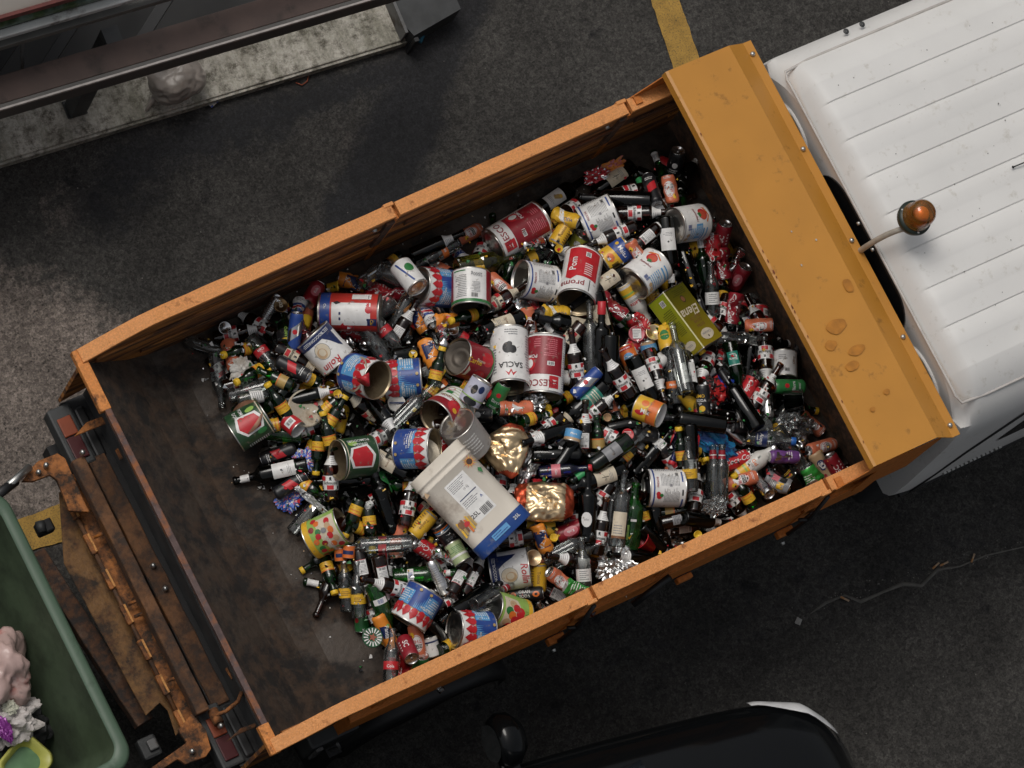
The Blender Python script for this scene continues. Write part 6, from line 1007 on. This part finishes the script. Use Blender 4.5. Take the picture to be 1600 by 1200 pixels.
# catalogue: kind x y angle [roll pitch lift(m) landmark?]   x,y = where its middle (label) shows in the photo; angle = where the neck / open end points
CAT = """
clear_n 318 541 -25|clear_n 340 578 -78|beer_r 361 523 8|sal! 362 556 -80|paper_w 379 578 20|tonic 382 546 200|clear_r 408 549 -55|beer_r 376 598 11|tall_bare 392 610 10|clear_w 400 619 12|beer_c 454 556 -30
green_bn 446 530 88|sil 421 488 60 0 45|blid 438 478 0|pep! 465 485 70|ycup 477 504 80|blu 461 517 90 0 30|pet_r 488 546 120|beer_r 529 586 55|silcap 350 513 0|tonic 402 580 210|tonic 482 592 160|green_wn 438 616 230|dark 458 576 -35
silcup 499 451 60|pnk 489 461 60|ycup 520 449 0|fanta! 550 441 165|beer_n 472 622 10|ycap 527 616 0|tonic_o 441 596 150|tonic 614 409 215|beer_w 657 402 18|clear_o 693 392 210|tea 730 367 30|beer_n 668 388 20
tea 784 449 -50|cola! 592 458 -20|cola!! 612 466 200|pet_n 583 429 40|pet_n 615 430 -30|fanta! 652 498 -55|pep! 669 491 -70|ora! 694 502 10|clearcup 602 483 40|clear_n 625 490 65|beer_w 621 522 60|clear_r 600 516 -50|tall_bare 590 542 -55
beer_n 640 552 10|fanta! 671 552 -70|ycap 645 554 30|sil! 692 528 90|tonic 736 493 200|beer_d 759 512 40|wine_c 783 508 20|tea 827 508 -75|pet_o 744 414 10 0 0|beer_c 774 474 30|silcup 765 480 -60|tonic 681 586 80|tonic 674 608 235
wine_y 863 314 35|wine_v 961 279 215|wrap_or 955 263 30|wrap_red 931 275 20|green_wn 1040 285 103|tea! 1047 296 105 0 10 .02|darkb 1056 252 100 0 60|wine_k 1030 330 115|dark 1019 297 100|beer_r 992 333 -5|yel 878 364 60 0 15|yel! 884 340 -30|yg_tin 905 377 60 0 50|beer_r 893 326 35
ycap 873 389 0|beer_r 969 364 200|beer_w 1009 372 40|mex 963 398 30|yel 1074 394 20|wine_v 948 441 215|silcup 860 399 60|tea!! 995 395 -50|wine_w 1043 375 -80|wine_n 1074 418 -70|wine_n 982 312 170|sil! 831 382 20
milk 988 464 -48|yel! 867 488 0|beer_n 885 530 150|wine_c 899 509 175|beer_c 892 528 -130|beer_r 901 578 105|cola!! 957 478 -40|wine_c 939 492 -70|wine_s 939 552 95|tall_bare 924 552 95|wine_n 953 560 -85|pinklid 994 522 0|goldlid 1021 520 30|fish 1013 541 -70
yelg 1040 530 -85|ceci 984 560 115|wine_w 1004 590 -60|blu 916 599 45|beer_r 972 597 130|beer_r 1021 572 -75|clear_o 1052 604 100|wine_w 1075 588 95|tall_bare 1066 582 100|beer_rc 1105 564 245|wine_g 922 622 222|beer_r 1196 553 -88|beer_n 1170 566 85
mar 1129 367 95 0 55|wrap_red 1106 373 20|cola! 1114 387 100|green_wn 1101 428 105|clear_w 1113 466 100|cola!! 1130 412 -80|pnk 1155 433 70 0 55|sil! 1148 408 60|cola!! 1147 482 -95|tea!! 1186 508 -5|small_w 1226 572 90|grn 1233 604 180|green_lab 1146 562 -75|cola_g 1169 606 -120|beer_r 1188 620 60|bag_br 1124 609 30|blky 1099 630 100|darkb 1160 664 10|clearcup 1187 669 20|blue_p 1065 674 -105|beer_n 1079 690 -80|bag_blue 1114 692 -25|beer_n 1125 651 5
jar 1229 647 40|tea!! 1268 662 -40|clear_cr 1253 668 20|clear_cr 1234 655 50|tall_bare 1231 698 -48|tea 1283 699 20|clear_b 1189 685 -10|darkjar 1240 627 0|cola 1150 720 20|milk_y 1172 728 35|tea 1156 752 15|dark_y 1229 740 -38|bei! 1285 730 -50|mar 1306 730 130
grn! 1270 746 130|sil 1189 757 -70 0 40|pur 1225 714 0|multi 1216 754 -30|tonic 1066 711 105|ycap 1097 721 0|clear_y 1078 740 100|tall_bare 1116 740 92|neck_r 1127 752 95|neck_r 1117 752 98|beer_r 1049 719 135|wine_n 1165 640 120|wine_n 1098 660 170
tonic 441 636 130|small_r 457 664 -50 0 25|tonic 512 638 40|tonic 517 657 60|tonic 515 687 110|tonic 450 688 0|tonic 497 697 -90|dark 435 709 195|bag_floral 474 720 30|bag_floral 452 780 20|wine_w 444 734 188|dark 454 758 30|foil_strip 487 782 -40|beer_r 517 754 95
wine_c 604 722 -35|beer_r 589 686 30|beer_c 579 644 150|whitecap 604 638 110|whitecap 609 655 40|whitelid 619 631 0|clear_s 624 702 55|tall_bare 622 658 45|cola 690 695 55 0 35|ycap 724 608 0 0 0 .04|tonic 726 604 150|grn 778 621 70 0 45|sal! 805 638 180|foil_ball 837 629 0|darkb 747 646 -10
tonic 815 656 0|tonic 827 655 20|foil_long 826 728 60|blue_p 869 736 0|beer_r 856 666 212|beer_r 838 686 10|beer_n 868 676 200|beer_r 924 646 38|corkcap 948 653 0|beer_n 975 665 10|fish 895 681 80|beer_w 914 688 95|beer_r 952 682 -33|redlabel 981 679 0|fork 997 687 45
tonic_o 935 692 100|beer_n 1008 720 50|wine_n 868 711 -5|tonic 978 710 225|wine_k 955 708 215|wine_v 942 745 200|beer_r 939 779 240|beer_d 984 785 30|beer_r 1086 778 82|tall_bare 953 826 88|tall_clear 967 820 88|green_big 986 832 90|beer_r 936 840 85|oval 918 811 95
tonic 1005 806 -70|tonic_o 1047 800 0|wine_n 1029 822 110|beer_d 1059 812 10|beer_w 1065 826 190|beer_n 1090 812 0|beer_n 1018 842 -40|redcup 1011 851 150|foil_dark 1061 845 15|beer_r 1131 822 205|clear_cr 1119 791 30|beer_r 1142 778 -45|tonic 1168 777 130|ycap 1090 836 20
beer_n 1002 872 180|beer_r 805 841 185|yelg 844 824 170|fanta! 846 841 -60|ycap 865 841 0|pnk 891 829 200|clear_n 875 862 25|clear_n 893 872 25|beer_w 906 878 175|clear_w 912 898 100|yel 841 902 -85|tea! 874 906 150 0 20|grn! 902 924 -20|blk 820 929 0|beer_w 872 931 -30
sil! 850 949 -20|cork_st 841 880 25|goldlid 833 872 50|tonic 556 797 250|tonic 577 814 -80|tonic 511 887 -75|wine_n 605 797 115|beer_r 637 795 82|yel 661 819 230|clear_r 600 862 180|tall_bare 610 850 178|cola 668 860 155|sil! 697 870 -20|beer_w 566 887 -75|beer_w 596 896 -73
org_s 532 866 100|org_s 545 862 90|clear_y 541 926 100|clear_y 560 936 98|green_beer 592 938 -62|green_beer 642 900 0|sil 686 904 120|beer_r 620 919 170|beer_r 701 941 30|beer_w 717 907 60|beer_w 735 908 62|clear_n 710 954 35|wine_n 735 942 35|fanta 602 986 -57|starlid 582 996 0
tea 652 1004 -75|mar 637 1014 -80 0 35|cola! 625 1040 120 0 30|clear_r 611 1042 90|grn 656 1042 100 0 60|beer_n 681 988 -45|whitecup 672 1010 -70|clear_n 748 958 30|neck_r 760 935 30|beer_n 590 640 -60|beer_r 805 560 70|tonic 700 1010 30
cherry 679 449 180|greenrim 736 455 -90|polpa 547 488 172|rolin 508 545 -45|whitestripe 639 432 -60|stripe 838 440 174 0 12|fresco_c 808 362 210|stripe_c 935 342 200|tomato_b 1072 350 15|tomato 1009 427 40|proma 906 438 -105|sacla 796 562 -90|fresco 851 573 -92|carne 733 564 172 0 30
cherry 629 592 180|cherry_o 569 588 -40 0 48|redfun 572 590 60 0 0 .06|pelati 699 642 215 0 22|cherry_p 651 701 -10 0 35|plain 727 681 -35 0 -40|olive_tin 743 612 60 0 30|jar_red 390 663 30 0 20|biglid 478 638 0 0 0 .02|jar_red2 553 715 192 0 12|fruit 511 833 20 0 35|pepcup 697 834 -45|gwcup 715 864 -60
rolin 797 891 5|cherry 652 948 -120 0 -15|cherry 737 985 180|pizza 792 958 -10|stripe 1038 763 178|yelcup 1014 642 -32 0 25|foil_big 960 884 -55 0 0 .03|gold_a 788 706 90 0 0 .075|gold_b 851 779 90 0 0 .05|bucket 735 781 134 0 0 .01|oil 1071 501 -53.5 -10 0 .03
"""
PILEPX = [(300, 540), (335, 600), (362, 660), (400, 740), (450, 790), (480, 860), (505, 915), (560, 985), (600, 1045), (640, 1060), (760, 1000), (1000, 880), (1180, 800), (1320, 740), (1295, 690), (1255, 610), (1210, 500), (1155, 390), (1120, 320), (1070, 245), (1010, 245), (960, 285), (880, 312), (760, 360), (640, 410), (540, 440), (430, 485), (350, 515)]
def inpoly(x, y, P=PILEPX):
    c = False; j = len(P) - 1
    for i in range(len(P)):
        if (P[i][1] > y) != (P[j][1] > y) and x < (P[j][0] - P[i][0]) * (y - P[i][1]) / (P[j][1] - P[i][1]) + P[i][0]: c = not c
        j = i
    return c
def edged(x, y, P=PILEPX):
    d = 1e9
    for i in range(len(P)):
        a, b = np.array(P[i - 1], float), np.array(P[i], float); p = np.array((x, y)); t = np.clip((p - a) @ (b - a) / ((b - a) @ (b - a)), 0, 1); d = min(d, np.linalg.norm(p - a - t * (b - a)))
    return d
# height map of the heap in bed coordinates, 1 cm cells
HX0, HX1, HY0, HY1, HC = 0.2, 2.88, -.81, .86, .01
NXH, NYH = int((HX1 - HX0) / HC), int((HY1 - HY0) / HC)
gx = HX0 + (np.arange(NXH) + .5) * HC; gy = HY0 + (np.arange(NYH) + .5) * HC
H = np.full((NXH, NYH), ZF + .004)
def project(P):
    v = np.array(P) - CAMP; c = -(v @ CZ); return 800 + CF * (v @ CX) / c, 600 - CF * (v @ CY) / c
for i in range(0, NXH, 2):
    for j in range(0, NYH, 2):
        px, py = project((gx[i], gy[j], ZF + .08))
        if inpoly(px, py):
            e = edged(px, py); H[i:i + 2, j:j + 2] = ZF + .004 + .13 * min(1, max(0, e - 22) / 150) ** .8
BASEH = H.copy()
mb = MB(); rnd = random.Random(77)                               # loose broken glass and crown caps that fill the heap: nobody could count it
SH = [GK, GDG, GC, GB, BLACKP, BLACKP, STEEL]
for k in range(7500):
    i, j = rnd.randrange(NXH), rnd.randrange(NYH); z = BASEH[i, j]
    if z < ZF + .012: continue
    s_ = rnd.uniform(.008, .03); M = Matrix.Translation((gx[i], gy[j], z - rnd.uniform(-.01, .03))) @ Matrix.Rotation(rnd.uniform(0, 6.3), 4, 'Z') @ Matrix.Rotation(rnd.gauss(0, .6), 4, 'X')
    mb.add([(-s_, -s_ * .6, 0), (s_ * .9, -s_ * .4, s_ * .15), (s_ * .5, s_ * .7, 0), (-s_ * .6, s_ * .5, s_ * .2)], [(0, 1, 2, 3)], rnd.choice(SH), False, M)
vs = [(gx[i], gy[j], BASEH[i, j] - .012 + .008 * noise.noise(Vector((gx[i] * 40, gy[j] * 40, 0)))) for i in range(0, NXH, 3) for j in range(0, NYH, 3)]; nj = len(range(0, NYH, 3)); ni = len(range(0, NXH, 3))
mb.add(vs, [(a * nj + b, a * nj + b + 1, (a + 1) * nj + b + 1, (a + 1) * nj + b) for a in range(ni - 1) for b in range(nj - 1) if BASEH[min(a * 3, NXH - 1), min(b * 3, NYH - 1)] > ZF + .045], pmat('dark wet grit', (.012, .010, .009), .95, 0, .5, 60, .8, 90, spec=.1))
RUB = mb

_built = {}
def spec(k):
    if k not in _built:
        sp = _built[k] = SPECS[k]()
        if LOOK[k][0] == 'food_tin' and sp['r'] > .045:              # knocks and dents
            rn = random.Random(k); D = [(rn.uniform(-3.1, 3.1), rn.uniform(.3, .7), rn.uniform(-1, 1) * sp['z1'], rn.uniform(.35, .7) * sp['z1'], rn.uniform(.01, .035)) for _ in range(5)]; ov = rn.uniform(.0, .05); oa = rn.uniform(0, 3)
            for _, me, _c in sp['parts']:
                for v in me.vertices:
                    a = math.atan2(v.co.y, v.co.x); f = 1 + ov * math.cos(2 * (a - oa))
                    for a0, aw, z0, zw, am in D: da = (a - a0 + math.pi) % (2 * math.pi) - math.pi; f -= am * math.exp(-(da / aw) ** 2 - ((v.co.z - z0) / zw) ** 2)
                    v.co.x *= f; v.co.y *= f
    return _built[k]
THINGS = []
def upv(p): v = CAMP - np.array(p); return Vector(v).normalized()
def settle(kind, px, py, ang, roll=None, pitch=None, lift=0, rnd=random, pct=55, sag=.25):
    sp = spec(kind); r = sp['r']; z = ZF + .15; flat = sp.get('flat'); P = None; slope = 0
    for it in range(4):
        c = at(px, py, z); a = R(ang); e = at(px + 30 * math.cos(a), py - 30 * math.sin(a), z) - c; d = Vector((e[0], e[1], 0)).normalized()
        # height of the heap under the thing, sampled along its axis
        za, zb = sp['z0'], sp['z1']
        if flat: za, zb = -r, r; 
        ts = np.linspace(za * .9, zb * .9, 9); hs = []
        for t in ts:
            q = c[:2] + np.array((d.x, d.y)) * t; q[1] = np.clip(q[1], HY0 + .01, HY1 - .02); i, j = int((q[0] - HX0) / HC), int((q[1] - HY0) / HC); w_ = max(1, int(r * .6 / HC)) if not flat else 3
            i0, j0 = max(0, min(NXH - 1, i)), max(0, min(NYH - 1, j)); hs.append(np.percentile(H[max(0, i0 - w_):i0 + w_ + 1, max(0, j0 - w_):j0 + w_ + 1], 70))
        hs = np.array(hs)
        if pitch is None:
            k = np.polyfit(ts, hs, 1)[0]; slope = math.atan(max(-.35, min(.35, k)))
            base = np.percentile(hs - np.tan(slope) * ts, pct)
        else: slope = R(pitch); base = np.percentile(hs, pct)
        ext_ = 0 if pitch is None else abs(math.sin(slope)) * max(abs(za), abs(zb)) * .5
        z = max(base + (r if not flat else .006) * (1 - sag) + ext_ + lift, ZF + r * .95)
    c = at(px, py, z)
    return sp, c, d, slope, z
def put(kind, px, py, ang, roll=None, pitch=None, lift=0, rnd=random, deposit=True, sag=.25):
    sp, c, d, slope, z = settle(kind, px, py, ang, roll, pitch, lift, rnd, sag=sag); r = sp['r']
    if sp.get('flat'):
        n = Vector((rnd.gauss(0, .12), rnd.gauss(0, .12), 1)).normalized(); n = (n + upv(c) * .35).normalized(); X = d - n * d.dot(n); X.normalize(); Y = n.cross(X); Z = n
    else:
        Z = (d * math.cos(slope) + Vector((0, 0, 1)) * math.sin(slope)).normalized(); u = upv(c); X = (u - Z * u.dot(Z)).normalized(); Y = Z.cross(X)
        if roll: X, Y = X * math.cos(R(roll)) + Y * math.sin(R(roll)), Y * math.cos(R(roll)) - X * math.sin(R(roll))
    M = Matrix(((X.x, Y.x, Z.x, c[0]), (X.y, Y.y, Z.y, c[1]), (X.z, Y.z, Z.z, c[2]), (0, 0, 0, 1)))
    if deposit:
        dv = np.array((Z.x, Z.y, Z.z)); za, zb = sp['z0'], sp['z1']
        if sp.get('flat'): za = zb = 0
        rr = r if not sp.get('flat') else max(.02, sp['z1'])
        X0, X1 = gx[:, None], gy[None, :]; A = np.array((c[0], c[1])); D = dv[:2]; dd = max(1e-6, D @ D)
        t = np.clip(((X0 - A[0]) * D[0] + (X1 - A[1]) * D[1]) / dd, za, zb); dist2 = (X0 - A[0] - D[0] * t) ** 2 + (X1 - A[1] - D[1] * t) ** 2
        nr_ = np.where((t > zb * .45) & (zb > .1) & (r < .05), r * .45, rr) if not sp.get('flat') else rr
        top = c[2] + dv[2] * t + (np.sqrt(np.maximum(0, nr_ ** 2 - dist2)) if not sp.get('flat') else .006)
        m_ = dist2 < np.asarray(nr_) ** 2; np.copyto(H, np.maximum(H, top), where=m_)
    THINGS.append((kind, M, px, py, ang)); return M

rnd = random.Random(2024)
# what lies underneath and shows only between the named finds
FILL = [('beer_r', 22), ('beer_w', 9), ('beer_n', 9), ('beer_c', 4), ('tonic', 9), ('wine_n', 2), ('wine_w', 2), ('clear_n', 9), ('clear_y', 4), ('clear_w', 3), ('green_lab', 2), ('green_wn', 3), ('cola', 3), ('tea', 3), ('yel', 3), ('sil', 3), ('darkb', 2), ('grn', 2), ('cola!', 3), ('sil!', 4), ('clear_r', 4), ('beer_d', 2), ('neck_r', 3), ('pet_n', 2), ('ycap', 3), ('silcap', 2), ('small_r', 2), ('clear_o', 2), ('pep!', 2), ('green_beer', 2)]
pool = [k for k, n_ in FILL for _ in range(n_)]; pts = []; tries = 0
while len(pts) < NFILL and tries < 6000:
    tries += 1; x, y = rnd.uniform(300, 1330), rnd.uniform(240, 1060)
    if not inpoly(x, y) or edged(x, y) < 14: continue
    if any((x - a) ** 2 + (y - b) ** 2 < 20 ** 2 for a, b in pts): continue
    pts.append((x, y)); kind = rnd.choice(pool)
    if x < 640 and y > 560 and rnd.random() < .35: kind = 'tonic'
    ang = rnd.uniform(0, 360); rl = rnd.uniform(0, 360); 
    put(kind, x, y, ang, rl, None, 0, rnd); THINGS[-1] = THINGS[-1] + (('fill', len(pts) - 1),)
    if len(pts) - 1 in SKIP: THINGS.pop()        # buried: it holds the others up but the photo shows nothing of it
for row in CAT.replace('\n', '|').split('|'):
    q = row.split()
    if not q: continue
    k, x, y, a_ = q[0], float(q[1]), float(q[2]), float(q[3]); ex = [float(v) for v in q[4:]]
    put(k, x, y, a_, (ex[0] if ex else (rnd.uniform(-12, 12))), (ex[1] if len(ex) > 1 else None), (ex[2] if len(ex) > 2 else 0), rnd, sag=.45 if LOOK[k][0] in ('food_tin', 'oil_tin', 'plastic_bucket') else .3)

SH2 = [GC, GC, ALU, GG, GB, WHITE, GPC, YEL, GC, FOIL, BLK, RED, WHITE, GRN]; rl = random.Random(31); LT = [WHITE, TAN, GRT, GC]
for k in range(6500):                                           # shards, torn labels and grit lying on and beside the heap
    x, y = rl.uniform(290, 1340), rl.uniform(235, 1075); inn = inpoly(x, y)
    if not inn and (rl.random() > .25 or edged(x, y) > 45): continue
    z = ZF + .1
    for _ in range(3):
        c = at(x, y, z); i, j = int((c[0] - HX0) / HC), int((c[1] - HY0) / HC)
        if not (0 <= i < NXH and 0 <= j < NYH): break
        z = H[i, j]
    if not (2 <= i < NXH - 2 and 2 <= j < NYH - 2) or H[i, j] - BASEH[i, j] > .16: continue
    s_ = rl.uniform(.003, .011) if inn else rl.uniform(.0015, .005); M = Matrix.Translation((c[0], c[1], z + .002)) @ Matrix.Rotation(rl.uniform(0, 6.3), 4, 'Z') @ Matrix.Rotation(rl.gauss(0, .5), 4, 'X')
    RUB.add([(-s_, -s_ * .5, 0), (s_ * .9, -s_ * .4, s_ * .3), (s_ * .4, s_ * .8, 0), (-s_ * .7, s_ * .4, s_ * .3)], [(0, 1, 2, 3)], rl.choice(SH2 if inn else LT), False, M)
tag(RUB.obj('broken_glass_rubble'), 'broken glass, torn labels and grit between the bottles of the heap', 'broken glass', kind='stuff')
# ---- labels: each thing is told apart by its look, else by the landmark it lies beside
LM = {'polpa': 'the tomato pulp tin', 'rolin': None, 'greenrim': 'the green-rimmed tin', 'carne': 'the dark red tin', 'sacla': 'the black-olive tin', 'fresco': 'the red scroll tin', 'proma': 'the red and white tin', 'fresco_c': 'the closed red tin', 'stripe_c': 'the closed blue-striped tin', 'tomato': 'the halved-tomato tin', 'tomato_b': 'the blue-panel tomato tin', 'pelati': 'the green-striped tomato tin', 'plain': 'the ringed grey tin', 'jar_red': 'the brown-lidded tin', 'jar_red2': 'the red shield tin', 'biglid': 'the loose gold lid', 'fruit': 'the lime vegetable tin', 'pizza': 'the pizza tin', 'foil_big': 'the silver foil sheet', 'gold_a': 'the red-mouthed gold bag', 'gold_b': 'the red-sided gold bag', 'bucket': 'the cream bucket', 'oil': 'the oil tin', 'yelcup': 'the yellow tub', 'bag_blue': 'the bright blue bag', 'bag_br': 'the blue and red bag', 'small_w': 'the small white tin', 'milk_y': 'the silver-capped white bottle', 'milk': 'the clear-capped white bottle', 'starlid': 'the star lid', 'ceci': 'the chickpea tin', 'mex': 'the sweetcorn tin', 'cola_g': 'the red cola bottle', 'oval': 'the oval-label bottle', 'green_big': 'the bright green bottle', 'pepcup': 'the black tub', 'whitestripe': 'the diagonal-line tin', 'pet_o': 'the olive oil bottle', 'cherry_o': 'the raised-lid tomato tin', 'cherry_p': 'the standing-lid tin', 'green_bn': 'the blue-necked bottle', 'clear_s': 'the striped clear bottle', 'clear_b': 'the blue-capped bottle', 'foil_dark': 'the black foil', 'wine_g': 'the green-label wine', 'fanta': 'the orange can', 'foil_strip': 'the foil strip', 'wine_y': 'the yellow-fruit wine'}
cnt = {}
for t_ in THINGS: cnt[t_[0]] = cnt.get(t_[0], 0) + 1
marks = [(LM[t_[0]], t_[2], t_[3], t_[0]) for t_ in THINGS if LM.get(t_[0]) and cnt[t_[0]] == 1]
DIRS = ['on the cab side of', 'towards cab and kerb from', 'on the kerb side of', 'towards kerb and lift from', 'on the lift side of', 'towards lift and car from', 'on the black-car side of', 'towards car and cab from']
def phrase(dx, dy):
    a = (math.degrees(math.atan2(-dy, dx)) - 24.4) % 360; return DIRS[int((a + 22.5) // 45) % 8]
used = set(); GRP = {'beer_bottle': 'beer bottles in the heap', 'soda_bottle': 'small soda bottles in the heap', 'wine_bottle': 'wine bottles in the heap', 'glass_bottle': 'clear glass bottles in the heap', 'drink_can': 'drink cans in the heap', 'food_tin': 'food tins in the heap', 'aluminium_foil': 'silver foil in the heap', 'bottle_cap': 'loose caps in the heap', 'plastic_bottle': 'plastic bottles in the heap', 'plastic_cup': 'cups in the heap', 'jar_lid': 'jar lids in the heap', 'plastic_bag': 'bags in the heap'}
def clock(ang):
    a = (ang - 24.4) % 360; return ['neck to the cab', 'neck to the kerb', 'neck to the lift', 'neck to the car'][int((a + 45) // 90) % 4]
for t_ in THINGS:
    kind, M, px, py, ang = t_[:5]; nm, cat, look = LOOK[kind]; sp = spec(kind); cands = []
    if cnt[kind] == 1 and kind in LM: cands.append(look + ' lying in the heap of empties')
    near = sorted([(math.hypot(px - m_[1], py - m_[2]), m_) for m_ in marks if m_[3] != kind], key=lambda q: q[0])[:7]
    cands += [look + ' ' + phrase(px - m_[1], py - m_[2]) + ' ' + m_[0] for d_, m_ in near[:3]]
    if cat == 'bottle': cands += [look + ', ' + clock(ang) + ', ' + phrase(px - m_[1], py - m_[2]).replace('on the ', '').replace('towards ', '') + ' ' + m_[0] for d_, m_ in near[:3]]
    cands += [look + ' between ' + near[a][1][0] + ' and ' + near[b][1][0] for a in range(5) for b in range(a + 1, 6)]
    cands = [c_ for c_ in cands if len(c_.replace('-', ' ').split()) <= 16] or cands
    lab = next((c_ for c_ in cands if c_ not in used), cands[-1]); used.add(lab)
    if sp.get('single'): root = link(nm, sp['parts'][0][1]); root.matrix_world = M
    else:
        root = link(nm, None); root.empty_display_size = .03; root.matrix_world = M
        for pn, me, _ in sp['parts']: link(pn, me, root)
    tag(root, lab, cat, GRP.get(nm))
    if len(t_) > 5: root['fill'] = t_[5][1]
